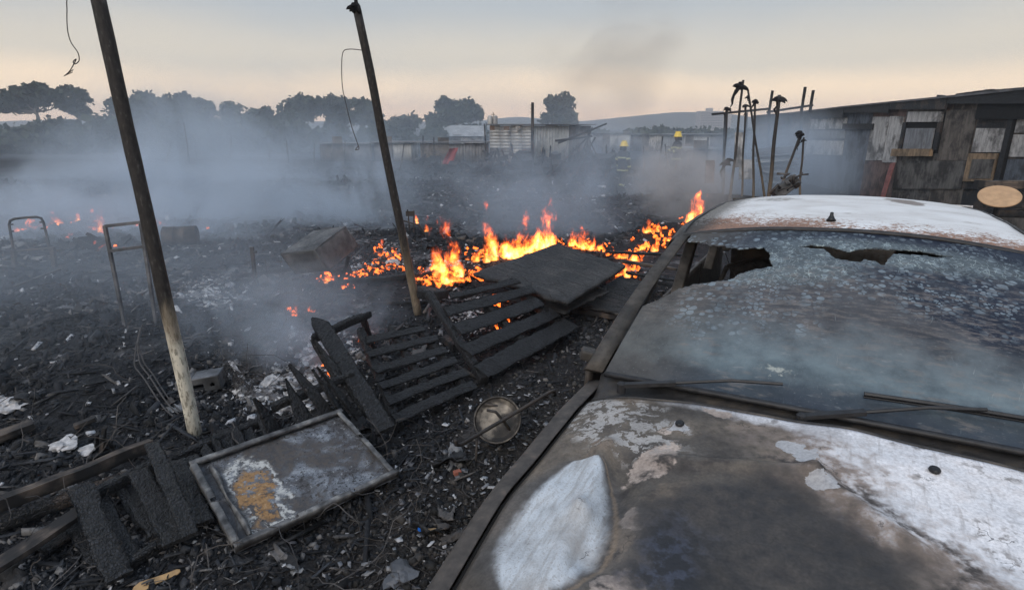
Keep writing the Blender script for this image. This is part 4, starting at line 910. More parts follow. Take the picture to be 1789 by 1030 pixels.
pole1, pp = pole('tall burnt pole with pale unburnt foot, nearest to the camera on the left', b1, t1, .042, .037, 'pole_pale')
wirep('hanging_wire', [aty(180, -30, Y1), aty(150, -18, Y1 - .01), aty(120, -8, Y1 - .03), aty(117, 20, Y1), aty(118, 52, Y1), aty(124, 74, Y1), aty(136, 92, Y1), aty(138, 106, Y1 + .02), aty(131, 112, Y1), aty(128, 108, Y1), aty(133, 104, Y1), aty(122, 124, Y1), aty(112, 133, Y1)], .0026, 'wire', pole1)
wirep('wire_twist', [aty(127, 126, Y1), aty(115, 131, Y1 + .01), aty(128, 122, Y1)], .0022, 'wire', pole1)
b2 = P(732, 556, -.05); Y2 = b2.y; t2 = aty(624, 18, Y2 - .35)
pole2, pp = pole('thinner burnt pole with charred knob on top standing behind the pallets', b2, t2, .043, .037, 'pole_brown')
wirep('hanging_wire', [aty(633, 88, Y2 - .32), aty(612, 86, Y2 - .30), aty(600, 90, Y2 - .30), aty(597, 110, Y2 - .30), aty(598, 150, Y2 - .30), aty(604, 180, Y2 - .30), aty(614, 220, Y2 - .30), aty(625, 252, Y2 - .30), aty(627, 260, Y2 - .30), aty(621, 262, Y2 - .29), aty(626, 255, Y2 - .30)], .004, 'wire', pole2)
def rag(c, r, seed, name='charred_cap', parent=None, n=9):
    """clump of burnt cloth: several bent ragged tongues round a knot"""
    rr = random.Random(seed); mb = MB(); c = Vector(c)
    for k in range(n):
        a = rr.uniform(0, 6.28); L = r * rr.uniform(.5, 1.3); pts = [c + Vector((0, 0, rr.uniform(-.2, .3) * r))]
        d = Vector((math.cos(a), math.sin(a), rr.uniform(-.1, .5)))
        for q in range(4): pts.append(pts[-1] + d * L / 4); d = (d + Vector((0, 0, -.32))).normalized()
        mb.tube(pts, [r * .30, r * .32, r * .25, r * .17, r * .05], 6)
    return mb.build(name, M['rag'], parent, False)
rag(t2 + Vector((0, 0, .0)), .095, 3, 'charred_cap', pole2, 10); mb = MB(); mb.tube([t2, t2 + Vector((-.01, 0, .13))], [.022, .012], 6); mb.build('stub', M['rag'], pole2)

# bed frame and gate frame
Pb = P(28, 470, 0); Yb = Pb.y
bed = thing('bed_frame', 'blackened metal bed headboard with rounded top standing in the smoke at far left', 'bed frame', Pb)
mb = MB(); mb.tube([aty(28, 470, Yb), aty(24, 440, Yb), aty(19, 410, Yb), aty(16, 392, Yb), aty(18, 385, Yb), aty(26, 382, Yb), aty(45, 380, Yb + .02), aty(64, 379, Yb + .04), aty(72, 381, Yb + .05), aty(76, 388, Yb + .05), aty(82, 412, Yb + .05), aty(88, 440, Yb + .05), aty(93, 462, Yb + .05)], .017, 8); mb.build('hoop', M['iron'], bed, True)
mb = MB(); mb.tube([aty(24, 439, Yb), aty(90, 433, Yb + .05)], .015, 8); mb.build('crossbar', M['iron'], bed)
for x, y in ((24, 452), (93, 447)):
    mb = MB(); mb.beam(aty(x + 3, y + 22, Yb), aty(x - 1, y - 16, Yb), .055, .05, (0, 1, 0)); mb.build('leg', M['iron'], bed, bevel=.005)
for x, y in ((19, 392), (20, 404), (73, 388), (75, 399)):
    mb = MB(); mb.box(aty(x, y, Yb), (.05, .03, .02)); mb.build('bracket', M['iron'], bed)
Pg = P(219, 574, 0); Yg = Pg.y
gate = thing('gate', 'narrow upright steel frame with one crossbar standing behind the pale-footed pole', 'gate', Pg)
for nm, a, b in (('post', (220, 578), (183, 394)), ('post', (273, 566), (246, 389)), ('top_bar', (183, 395), (247, 388)), ('crossbar', (193, 438), (254, 430))):
    dy = .10 if a[0] > 240 else 0; dz = .10 if b[0] > 240 else 0
    mb = MB(); mb.beam(aty(*a, Yg + dy), aty(*b, Yg + dz), .028, .028, (0, 1, 0)); mb.build(nm, M['steel'], gate, bevel=.002)
p0 = P(447, 500, 0); post_ = thing('iron_post', 'short rusty iron post standing alone beside the tilted cabinet', 'post', p0)
mb = MB(); mb.beam(p0 - Vector((0, 0, .05)), aty(440, 431, p0.y), .038, .038, (0, 1, 0)); mb.build('shaft', M['iron'], post_); mb = MB(); mb.box(aty(446, 440, p0.y), (.03, .03, .03)); mb.build('bolt', M['iron'], post_)
plank('charred_beam', P(405, 483, .05), P(560, 463, .06), .06, .05, 'char', label='charred beam lying on the ash from the iron post towards the cabinet', cat='beam')
plank('charred_beam', P(575, 495, .05), P(790, 474, .05), .09, .06, 'char', label='long charred beam on the ash in front of the flames, behind the thinner pole', cat='beam')
plank('charred_beam', P(650, 530, .03), P(770, 526, .03), .04, .04, 'char_brown', label='thin charred batten on the ash just left of the thinner pole foot', cat='beam')

# tilted cabinet
V0 = aty(549, 437, 6.05); e1 = aty(491, 444, 6.25) - V0; e2 = aty(603, 396, 6.65) - V0; e3 = aty(574, 472, 6.12) - V0
cab = thing('metal_cabinet', 'scorched grey metal cabinet tipped over on the ash left of the flames', 'cabinet', P(590, 500, 0))
def face(name, o, a, b, na, nb, dent, mat):
    nrm = a.cross(b).normalized(); base_ = ORG[cab]
    patch(name, lambda u, v: tuple(o + a * u + b * v + nrm * dent * (math.sin(math.pi * u) * math.sin(math.pi * v)) * (.6 + .8 * N3(u * 3, v * 3, dent * 99)) - base_), na, nb, M[mat], cab, .006)
face('top_panel', V0, e1, e2, 16, 16, -.012, 'cabinet'); face('side_panel', V0, e2, e3, 16, 12, -.010, 'cabinet'); face('front_panel', V0, e3, e1, 12, 16, -.018, 'cabinet')
face('back_panel', V0 + e2, e1, e3, 8, 8, .004, 'cabinet'); face('far_side_panel', V0 + e1, e3, e2, 8, 8, .004, 'cabinet'); face('bottom_panel', V0 + e3, e2, e1, 8, 8, .004, 'cabinet')
for a_, b_ in ((Vector(), e1), (Vector(), e2), (Vector(), e3), (e2, e2 + e3), (e3, e2 + e3), (e1, e1 + e2), (e2, e1 + e2), (e1, e1 + e3), (e3, e1 + e3)):
    mb = MB(); mb.tube([V0 + a_, V0 + (a_ + b_) / 2 + Vector((0, 0, .004)), V0 + b_], .009, 6); mb.build('seam', M['cabinet'], cab, True)
for u, v in ((.25, .3), (.3, .75), (.7, .2), (.75, .8)):
    mb = MB(); q = V0 + e1 * u + e2 * v; nn = e1.cross(e2).normalized(); nn = nn if nn.z > 0 else -nn; mb.lathe([(.001, -.004), (.012, -.004), (.012, .004), (.001, .005)], 8, Matrix.Translation(q) @ nn.to_track_quat('Z', 'Y').to_matrix().to_4x4()); mb.build('screw', M['iron'], cab)
mb = MB(); mb.tube([aty(609, 448, 6.35), aty(604, 468, 6.3), aty(594, 490, 6.2), P(588, 503, -.02)], [.022, .02, .03, .05], 7); s_ = mb.build('charred_prop', M['char']); tag(s_, 'thin charred prop standing under the raised corner of the cabinet', 'prop')

# boards on the burning heap
def sheet(name, label, cat, cs, thick, mat, warp=.012, n=22):
    A, B, C, D = map(Vector, cs); org = (A + B + C + D) / 4
    F, L = frame(A, B, (B - A).cross(D - A) if (B - A).cross(D - A).z > 0 else (D - A).cross(B - A)); I = F.inverted(); a, b, c, d = (I @ q for q in (A, B, C, D))
    def fn(u, v):
        e = .5 - .5 * math.cos(2 * math.pi * u); k = _seed[0]
        rx = .035 * (N3(v * 9, k, 1)) * (1 if u in (0, 1) else 0); p = a.lerp(b, u).lerp(d.lerp(c, u), v)
        return (p.x + rx + .010 * N3(u * 8, v * 8, k) * (u in (0, 1)), p.y + .035 * N3(u * 9, k, 4) * (v in (0, 1)), p.z + warp * N3(u * 2.2, v * 2.2, k + .5) + .002 * N3(u * 20, v * 6, k))
    _seed[0] += 1; V = [fn(i / n, j / n) for j in range(n + 1) for i in range(n + 1)]; Fc = [(j * (n + 1) + i, j * (n + 1) + i + 1, (j + 1) * (n + 1) + i + 1, (j + 1) * (n + 1) + i) for j in range(n) for i in range(n)]
    me = bpy.data.meshes.new(name); me.from_pydata(V, [], Fc); me.update(); o = link(name, me, M[mat], None, True, F); s = o.modifiers.new('thickness', 'SOLIDIFY'); s.thickness = thick; s.offset = -1
    return tag(o, label, cat)
def m_board():
    t = NT('charred_plywood'); p = t.co(); fib = t.noise(t.mapp(p, (4, 70, 70)), 1.0, 5); n = t.noise(p, 3, 5); n2 = t.noise(p, 40, 4)
    c = t.ramp(n, [(0.3, (0.006, 0.006, 0.0065)), (0.5, (0.014, 0.0135, 0.014)), (0.68, (0.04, 0.036, 0.034))]); c = t.mix(t.rng(n2, .55, .7, 0, .6), c, (0.085, 0.082, 0.085))
    k = t.rng(t.voro(t.mapp(p, (2.0, 16, 1)), 1.0, 'DISTANCE_TO_EDGE'), 0, .03, 1, 0); c = t.mix(t.math('MULTIPLY', k, t.rng(n, .45, .55)), c, (0.004, 0.004, 0.004))
    c = t.mix(t.rng(t.noise(t.mapp(p, (3, 30, 1)), 1.0, 5), .54, .68, 0, .7), c, (0.075, 0.066, 0.06)); h = t.math('SUBTRACT', fib, t.math('MULTIPLY', k, 1.2)); t.bsdf(c, t.rng(n2, .3, .7, .5, .8), 0, .4, t.bump(h, .9, .012)); return t.m
M['board'] = m_board()
sheet('charred_door', 'large flat charred door lying on the pile in front of the flames', 'door', (P(826, 476, .34), P(990, 530, .40), P(1093, 464, .36), P(975, 425, .32)), .035, 'board')
sheet('charred_plywood', 'black panel sticking out beneath the front corner of the charred door', 'panel', (P(880, 520, .22), P(985, 546, .26), P(1064, 508, .24), P(1000, 478, .22)), .02, 'board')
sheet('charred_plywood', 'charred panel on the ground between the flat door and the car', 'panel', (P(1003, 533, .12), P(1082, 548, .12), P(1150, 497, .16), P(1082, 482, .16)), .025, 'board')
plank('scorched_plank', P(1000, 540, .07), P(1090, 556, .06), .07, .05, 'plank', label='pale scorched plank lying under the panel beside the car', cat='plank')
for (x0, y0, x1, y1, h, m, lb) in ((1062, 440, 1215, 446, .30, 'char', 'burning black batten reaching from the fire towards the car pillar, uppermost'),
                                 (1085, 456, 1210, 474, .26, 'plank', 'scorched batten just below the uppermost burning batten beside the car'),
                                 (1095, 476, 1200, 492, .20, 'char_brown', 'charred brown batten low in the stack between door and car'),
                                 (1120, 488, 1230, 508, .14, 'char', 'lowest black batten in the stack beside the car pillar')):
    plank('batten', P(x0, y0, h), P(x1, y1, h), .09, .03, m, label=lb, cat='batten')
plank('charred_log', P(728, 508, .30), P(779, 516, .30), .17, .10, 'char', ends=(.05, .05), label='thick charred log resting on the upper end of the five-slat pallet', cat='log', rough=.16)
plank('charred_lath', P(803, 520, .44), P(893, 487, .50), .07, .03, 'char', label='loose charred lath lying above the five-slat pallet', cat='lath', rough=.14)

# radio casing, stool, wires, springs, small things
pr = P(340, 694, 0); rad = thing('radio_casing', 'small burnt metal casing with a round hole behind the pale-footed pole', 'casing', pr)
RM = Matrix.Translation(pr + Vector((0, .08, 0))) @ Matrix.Rotation(R(12), 4, 'Z') @ Matrix.Rotation(R(-6), 4, 'Y')
def loc(mb, mt): mb.v = [tuple(mt @ Vector(v)) for v in mb.v]; return mb
hw = .155
def cas(u, v):
    return tuple(RM @ Vector((lerp(-hw, hw, u), 0, lerp(0, .115, v))) - ORG[rad])
patch('front_panel', cas, 40, 16, M['cabinet'], rad, .004, keep=lambda c, u, v: not (math.hypot((u - .82) * .31, (v - .42) * .115) < .016 or (.32 < u < .62 and .2 < v < .55) or (.06 < u < .12 and .3 < v < .55)))
patch('top_panel', lambda u, v: tuple(RM @ Vector((lerp(-hw, hw, u), lerp(0, .17, v), .115 + .006 * N3(u * 4, v * 4, 2))) - ORG[rad]), 16, 10, M['steel'], rad, .003)
mb = MB(); loc(mb.box((0, .172, .056), (.31, .004, .112)), RM); mb.build('back_panel', M['cabinet'], rad)
for sx in (-1, 1):
    mb = MB(); loc(mb.box((sx * (hw - .002), .086, .056), (.004, .164, .110)), RM); mb.build('end_panel', M['cabinet'], rad)
# round seat of a burnt stool with bent tubes
Ys = P(869, 735, .16).y; pc = aty(869, 733, Ys); stool = thing('stool', 'burnt stool with round bleached metal seat and bent tube legs beside the bonnet', 'stool', (pc.x, pc.y, float(gh(pc.x, pc.y))))
nrm = Vector((-.10, -.72, .66)).normalized(); Ms = Matrix.Translation(pc) @ nrm.to_track_quat('Z', 'Y').to_matrix().to_4x4()
mb = MB(); mb.lathe([(.001, -.012), (.06, -.011), (.11, -.006), (.134, .004), (.140, .014), (.148, .014), (.150, .004), (.144, -.006), (.12, -.020), (.001, -.026)], 36, Ms); mb.build('seat', M['rust_pale'], stool, False)
for nm, pts, r in (('seat_tube', [(796, 768, -.30), (797, 776, -.28), (804, 777, -.26), (850, 750, -.15), (910, 715, -.03), (958, 686, .10), (968, 682, .14), (970, 690, .16)], .0115),
                ('brace', [(848, 706, .06), (880, 710, .08), (912, 717, .11)], .009), ('brace', [(851, 716, -.06), (866, 719, -.08), (880, 735, -.06), (899, 764, -.02)], .009),
                ('leg', [(833, 766, -.16), (832, 795, -.17), (831, 823, -.2)], .008), ('leg', [(788, 867, -.42), (791, 857, -.40), (802, 846, -.36), (819, 833, -.30), (850, 815, -.20), (885, 795, -.10)], .011)):
    mb = MB(); mb.tube([aty(x, y, Ys + d) for x, y, d in pts], r, 8); mb.build(nm, M['iron'], stool, True)
lo = [(245, 573), (238, 605), (235, 636), (243, 650), (252, 661), (266, 683), (278, 701), (290, 716), (303, 727)]
cab_ = thing('burnt_cable', 'burnt cable looping down the ash heap left of the pale-footed pole', 'cable', P(260, 680, 0))
for dx, dh in ((0, .02), (9, .03), (15, .015)):
    hs = [.16, .12, .05, .02, .02, .02, .02, .02, .02]; wirep('strand', [P(x + dx * (1 if i > 1 else .3), y - dx * .5, hs[i] + dh) for i, (x, y) in enumerate(lo)], .0055, 'wire', cab_)
def springs():
    rs = random.Random(4); mb = MB(); reg = [(395, 600), (430, 520), (470, 490), (540, 500), (560, 560), (520, 600), (480, 650), (420, 690), (390, 660)]
    k = 0
    while k < 210:
        x, y = rs.uniform(370, 570), rs.uniform(485, 700)
        if not inpoly(x, y, reg): continue
        k += 1; p = P(x, y, .02 + .05 * rs.random()); r = rs.uniform(.022, .040); tilt = Matrix.Rotation(rs.uniform(-1.2, 1.2), 4, 'X') @ Matrix.Rotation(rs.uniform(-1.2, 1.2), 4, 'Y'); pts = []
        for q in range(26):
            a = q * .75; pts.append(p + tilt @ Vector((r * math.cos(a), r * math.sin(a), .0045 * q)))
        mb.tube(pts, .0021, 3, False)
    for k in range(26):
        x, y = rs.uniform(390, 560), rs.uniform(500, 690); p = P(x, y, .03); d = Vector((rs.uniform(-1, 1), rs.uniform(-1, 1), .3)).normalized(); q = p + d * rs.uniform(.2, .5); mb.tube([p, (p + q) / 2 + Vector((0, 0, rs.uniform(.03, .12))), q], .0022, 3, False)
    o = mb.build('mattress_springs', M['wire']); tag(o, 'tangle of burnt mattress springs on the ash behind the pointed pickets', 'springs', kind='stuff')
springs()
wirep('mesh_hoop', [P(448, 555, .0), P(462, 530, .10), P(485, 515, .16), P(510, 512, .17), P(530, 520, .13), P(548, 545, .0)], .006, 'wire')
tag(bpy.data.objects['mesh_hoop'], 'bent wire hoop arching over the ash beside the small flame', 'wire')
mb = MB(); ph = P(275, 1013, .02)
hp = [(-.10, -.012), (-.085, .012), (-.06, .022), (-.02, .018), (.03, .014), (.075, .014), (.088, .008), (.088, -.004), (.075, -.010), (.03, -.012), (-.02, -.014), (-.05, -.022), (-.07, -.034), (-.085, -.03)]
for z in (-.005, .005): mb.v += [(x, y, z) for x, y in hp]
n_ = len(hp); mb.f = [tuple(reversed(range(n_))), tuple(range(n_, 2 * n_))] + [(i, (i + 1) % n_, n_ + (i + 1) % n_, n_ + i) for i in range(n_)]
loc(mb, Matrix.Translation(ph) @ Matrix.Rotation(R(38), 4, 'Z') @ Matrix.Rotation(R(38), 4, 'X')); hd = mb.build('tool_handle', M['bone'], None, bevel=.003); tag(hd, 'tan wooden tool handle lying at the bottom edge of the ash', 'handle')
stk = thing('stick_tripod', 'three thin charred sticks leaning together above the brown-edged plank', 'sticks', P(180, 788, 0))
for a, b, m in (((178, 788), (183, 728), 'plank'), ((200, 782), (176, 742), 'char_brown'), ((168, 784), (170, 738), 'char')):
    plank('stick', P(*a, .0), P(b[0], b[1] + 20, .16), .022, .02, m, stk)
plank('white_batten', P(402, 630, .02), P(424, 662, .02), .035, .012, 'ash_white', label='short whitish batten lying on the springs right of the radio casing', cat='batten')
plank('scorched_plank', P(-30, 775, .03), P(55, 742, .05), .10, .05, 'plank', label='grey broken plank at the left picture edge above the brown-edged plank', cat='plank')
plank('charred_stick', P(525 * .25, 745, .03), P(168, 730, .06), .05, .03, 'plank', label='small grey stick beside the three leaning sticks', cat='stick')
plank('charred_stick', P(25, 500, .04), P(105, 470, .18), .05, .02, 'iron', label='thin dark rod slanting out of the ash at far left', cat='rod')
pd_ = P(318, 428, .0); drm = thing('burnt_drum', 'charred drum lying on its side in the smoke behind the pale-footed pole', 'drum', pd_)
Md = Matrix.Translation(pd_ + Vector((0, 0, .17))) @ Matrix.Rotation(R(14), 4, 'Z') @ Matrix.Rotation(R(90), 4, 'Y'); mb = MB(); mb.lathe([(.15, -.27), (.17, -.26), (.165, -.1), (.172, -.09), (.165, -.08), (.165, .08), (.172, .09), (.165, .10), (.17, .26), (.15, .27)], 18, Md); mb.build('shell', M['iron'], drm, True)
# wrecked chair by the thinner pole
Yc = P(715, 412, 0).y; ch = thing('chair', 'wrecked steel chair frame standing in the embers right of the thinner pole', 'chair', P(715, 412, 0))
for nm, a, b, r in (('leg', (712, 366), (716, 402), .014), ('leg', (723, 368), (723, 412), .014), ('seat_rail', (703, 385), (731, 393), .018), ('leg', (731, 392), (757, 430), .022), ('leg', (704, 386), (708, 418), .014)):
    mb = MB(); mb.tube([aty(*a, Yc), aty(*b, Yc)], r, 6); mb.build(nm, M['iron'], ch)
mb = MB(); mb.beam(aty(709, 373, Yc), aty(723, 373, Yc), .10, .012, (0, 1, 0)); mb.build('backrest', M['iron'], ch)
# ================================================================ ash, charcoal, gravel
def rotmats(n, g):
    q = g.normal(size=(n, 4)); q /= np.linalg.norm(q, axis=1, keepdims=True); w, x, y, z = q.T
    return np.stack([np.stack([1 - 2 * (y * y + z * z), 2 * (x * y - z * w), 2 * (x * z + y * w)], -1), np.stack([2 * (x * y + z * w), 1 - 2 * (x * x + z * z), 2 * (y * z - x * w)], -1), np.stack([2 * (x * z - y * w), 2 * (y * z + x * w), 1 - 2 * (x * x + y * y)], -1)], -2)
CUBE = np.array([(-1, -1, -1), (1, -1, -1), (1, 1, -1), (-1, 1, -1), (-1, -1, 1), (1, -1, 1), (1, 1, 1), (-1, 1, 1)], float)
CF6 = np.array([(0, 3, 2, 1), (4, 5, 6, 7), (0, 1, 5, 4), (1, 2, 6, 5), (2, 3, 7, 6), (3, 0, 4, 7)])
def scatter(name, label, cat, xy, size, aniso, mat, g, val, flat=0.0, lift=.25, parent=None):
    n = len(xy); J = CUBE[None] * (1 + g.uniform(-.55, .25, (n, 8, 3))); S = size[:, None] * aniso
    V = J * S[:, None, :]; Rm = rotmats(n, g)
    if flat:
        a = g.uniform(0, 6.28, n); c, s = np.cos(a), np.sin(a); o = np.zeros(n); t = g.normal(0, flat, (n, 2))
        Rm = np.stack([np.stack([c, -s, t[:, 0]], -1), np.stack([s, c, t[:, 1]], -1), np.stack([-t[:, 0], -t[:, 1], o + 1], -1)], -2)
    V = np.einsum('nij,nkj->nki', Rm, V); z = gh(xy[:, 0], xy[:, 1]) + size * lift
    V += np.stack([xy[:, 0], xy[:, 1], z], -1)[:, None, :]
    F = (CF6[None] + 8 * np.arange(n)[:, None, None]).reshape(-1, 4)
    o = np_obj(name, V.reshape(-1, 3), F, M[mat], attr=np.repeat(val, 8), kind='stuff')
    return tag(o, label, cat)
def fan(n, g, d0, d1, a0=-57, a1=52):
    d = np.exp(g.uniform(np.log(d0), np.log(d1), n)); a = np.radians(g.uniform(a0, a1, n)); return np.stack([d * np.sin(a), d * np.cos(a)], -1)
def plot_mask(xy):   # 1 on the burnt plot, 0 on the track by the car
    return smooth(0.0, 1.3, -xy[:, 0] + .35 * xy[:, 1] - .55)
g = np.random.default_rng(21)
xy = fan(190000, g, 1.6, 36); m = plot_mask(xy); cl_ = fbm(np.c_[xy * 1.3, xy[:, :1] * 0], 3); d = np.hypot(*xy.T)
xy = xy[(g.random(len(xy)) < m * np.clip((cl_ - .38) * 5, .10, 1))]; d = np.hypot(*xy.T); n = len(xy)
size = np.minimum((.0021 + .0018 * d ** .8) * np.exp(g.normal(0, .5, n)), np.full(n, 1.0) * (.006 + .0045 * d)); an = np.clip(np.exp(g.normal(0, .55, (n, 3))), .3, 2.2); an[:, 2] *= .55; an[:, 0] *= 1.3
ashy = fbm(np.c_[xy * .9 + 4, xy[:, :1] * 0], 3); val = np.clip(g.random(n) * .9 + (ashy - .5) * .9, 0, .97); val = np.where(g.random(n) < .012, 1.0, val)
scatter('charcoal', 'black charcoal chunks and ash strewn over the burnt plot', 'charcoal', xy, np.minimum(size, .08), an, 'chunks', g, val)
xy = fan(9000, g, 1.6, 22); xy = xy[g.random(len(xy)) < plot_mask(xy)]; n = len(xy); d = np.hypot(*xy.T)
an = np.stack([g.uniform(3, 8, n), g.uniform(.3, .7, n), g.uniform(.25, .5, n)], -1); size = (.0035 + .0016 * d ** .8) * np.exp(g.normal(0, .4, n))
scatter('splinters', 'thin charred splinters scattered through the ash', 'splinters', xy, size, an, 'chunks', g, np.clip(g.random(n) ** .8, 0, .96), flat=.25, lift=1.0)
xy = fan(60000, g, 1.3, 7.5, -34, 32); xy = xy[g.random(len(xy)) < (1 - plot_mask(xy)) * 1.0 + .06]; n = len(xy)
size = .0048 * np.exp(g.normal(0, .5, n)); scatter('gravel', 'sooty gravel on the track beside the car', 'gravel', xy, size, np.exp(g.normal(0, .25, (n, 3))), 'gravel', g, np.clip(g.random(n) ** 1.3, 0, 1), lift=.3)
xy = np.concatenate([fan(4200, g, 1.8, 28), fan(500, g, 1.5, 4.0, -14, 6)]); n = len(xy); d = np.hypot(*xy.T)
an = np.stack([g.uniform(.6, 2.2, n), g.uniform(.6, 1.4, n), np.full(n, .12)], -1); size = (.0032 + .0018 * d ** .8) * np.clip(np.exp(g.normal(0, .5, n)), .3, 2.0)
scatter('ash_flakes', 'pale ash flakes and paper scraps lying on the charcoal', 'ash', xy, size, an, 'flakes', g, g.random(n), flat=.3, lift=.9)
# patches of white ash where things burnt out completely
cs = [(375, 520, 60), (560, 690, 0), (455, 672, 60), (500, 660, 70), (530, 655, 80), (560, 630, 70), (575, 610, 50), (470, 680, 45), (545, 640, 40), (510, 700, 35), (690, 440, 40), (790, 490, 60), (820, 560, 40), (340, 520, 40), (640, 470, 50), (830, 560, 40), (360, 510, 50), (575, 590, 40)]
pts = []; 
for (x, y, r) in cs:
    for k in range(int(r * 4)):
        q = G(x + g.normal(0, r * .5), y + g.normal(0, r * .22)); pts.append((q.x, q.y))
xy = np.array(pts); n = len(xy); scatter('white_ash', 'patches of whitish ash where timber burnt out completely', 'ash', xy, .010 * np.clip(np.exp(g.normal(0, .6, n)), .3, 2.2), np.exp(g.normal(0, .3, (n, 3))) * [1.3, 1.3, .5], 'flakes', g, np.clip(g.random(n) * 1.1, 0, 1), flat=.3, lift=.5)
def scraps():
    rs = random.Random(77); V = []; F = []; A = []
    for k in range(130):
        d = math.exp(rs.uniform(math.log(2.3), math.log(22))); a = R(rs.uniform(-54, 10 if d > 7 else -6)); x, y = d * math.sin(a), d * math.cos(a)
        L, W = rs.uniform(.05, .16) * (1 + .12 * d), rs.uniform(.03, .10) * (1 + .12 * d); Mx = Matrix.Translation((x, y, float(gh(x, y)) + .02)) @ Matrix.Rotation(rs.uniform(0, 6.3), 4, 'Z') @ Matrix.Rotation(rs.gauss(0, .35), 4, 'X') @ Matrix.Rotation(rs.gauss(0, .3), 4, 'Y')
        b0 = len(V); n, m = 7, 5; val = rs.random()
        for j in range(m + 1):
            for i in range(n + 1):
                u, v = i / n - .5, j / m - .5; e = 1 + .5 * N3(u * 3 + k, v * 3, 1) * (abs(u) > .4 or abs(v) > .4)
                V.append(tuple(Mx @ Vector((L * u * e, W * v * e, W * (.45 * N3(u * 3, v * 3, k + .3) + .18 * N3(u * 9, v * 9, k)))))); A.append(val)
        for j in range(m):
            for i in range(n): q = b0 + j * (n + 1) + i; F.append((q, q + 1, q + n + 2, q + n + 1))
    o = np_obj('scrap_sheets', np.array(V), np.array(F), M['scrap'], attr=np.array(A), kind='stuff'); s = o.modifiers.new('thickness', 'SOLIDIFY'); s.thickness = .003
    tag(o, 'crumpled scraps of scorched sheet metal and board lying in the ash', 'scraps')
M['scrap'] = m_chunks('scorched_scraps', [(0.0, (0.010, 0.010, 0.011)), (0.45, (0.03, 0.029, 0.03)), (0.7, (0.085, 0.07, 0.058)), (0.85, (0.15, 0.15, 0.155)), (1.0, (0.30, 0.30, 0.30))], .6)
scraps()
# curled wire in the ash
def curls():
    rs = random.Random(9); mb = MB()
    for k in range(330):
        d = math.exp(rs.uniform(math.log(2.0), math.log(9))); a = R(rs.uniform(-52, -4)); p = Vector((d * math.sin(a), d * math.cos(a), 0)); p.z = float(gh(p.x, p.y)) + .01
        v = Vector((rs.uniform(-1, 1), rs.uniform(-1, 1), .5)).normalized(); w = rs.uniform(.02, .07); pts = [p]
        for q in range(8):
            v = (v + Vector((rs.uniform(-.8, .8), rs.uniform(-.8, .8), rs.uniform(-.6, .45)))).normalized(); p = p + v * w; p.z = max(p.z, float(gh(p.x, p.y)) + .006); pts.append(p.copy())
        mb.tube(pts, rs.uniform(.0012, .0028), 3, False)
    tag(mb.build('wire_scraps', M['wire']), 'bits of curled burnt wire lying in the ash', 'wire', kind='stuff')
curls()
for (x, y, r, nm, lb, mt) in ((110, 782, .07, 'metal_scrap', 'crumpled pale metal scrap beside the three leaning sticks', 'ash_white'), (1120 * .625, 1005, .07, 'metal_scrap', 'flat grey metal scrap by the bonnet edge at the bottom', 'steel'), (153, 787, .045, 'metal_scrap', 'small shiny scrap just right of the crumpled pale scrap', 'ash_white'), (14, 710, .09, 'cloth_scrap', 'pale scrap lying at the left picture edge', 'ash_white'), (475, 672, .07, 'white_block', 'white ash-covered block in front of the pickets', 'ash_white'), (688, 462, .10, 'white_block', 'white bag-like lump beside the flames behind the thinner pole', 'ash_white')):
    q = P(x, y, .01); rs = random.Random(int(x)); bm = bmesh.new(); bmesh.ops.create_icosphere(bm, subdivisions=3, radius=r)
    for v in bm.verts: v.co *= 1 + .75 * N3(v.co.x * .9 / r + x, v.co.y * .9 / r, v.co.z / r) + .45 * N3(v.co.x * 3.2 / r + x, v.co.y * 3.2 / r, v.co.z * 3 / r); v.co.z *= .35 if 'scrap' in nm else .6
    me = bpy.data.meshes.new(nm); bm.to_mesh(me); bm.free(); o = link(nm, me, M[mt]); o.location = q + Vector((0, 0, r * .2)); o.rotation_euler = (.1, .1, rs.uniform(0, 6)); tag(o, lb, 'scrap' if 'scrap' in nm else 'block')
q = P(735, 924, .006); mb = MB(); mb.lathe([(.001, 0), (.014, 0), (.015, .004), (.014, .010), (.001, .0105)], 14, Matrix.Translation(q) @ Matrix.Rotation(.3, 4, 'X')); tag(mb.build('bottle_cap', m_simple('blue_plastic', (0.02, 0.16, 0.65), .4, .1)), 'small bright blue bottle cap on the gravel by the bonnet', 'bottle cap')
q = P(799, 828, .01); mb = MB(); mb.box(q + Vector((0, 0, .012)), (.045, .03, .026), .5); tag(mb.build('brick_piece', m_simple('red_brick', (0.26, 0.09, 0.06), .9, .3), bevel=.005), 'small red brick fragment on the gravel beside the stool', 'brick')
q = P(752, 928, .01); mb = MB(); mb.box(q + Vector((0, 0, .008)), (.06, .018, .012), .1); tag(mb.build('wood_chip', M['bone'], bevel=.003), 'small tan wood chip beside the blue bottle cap', 'wood chip')

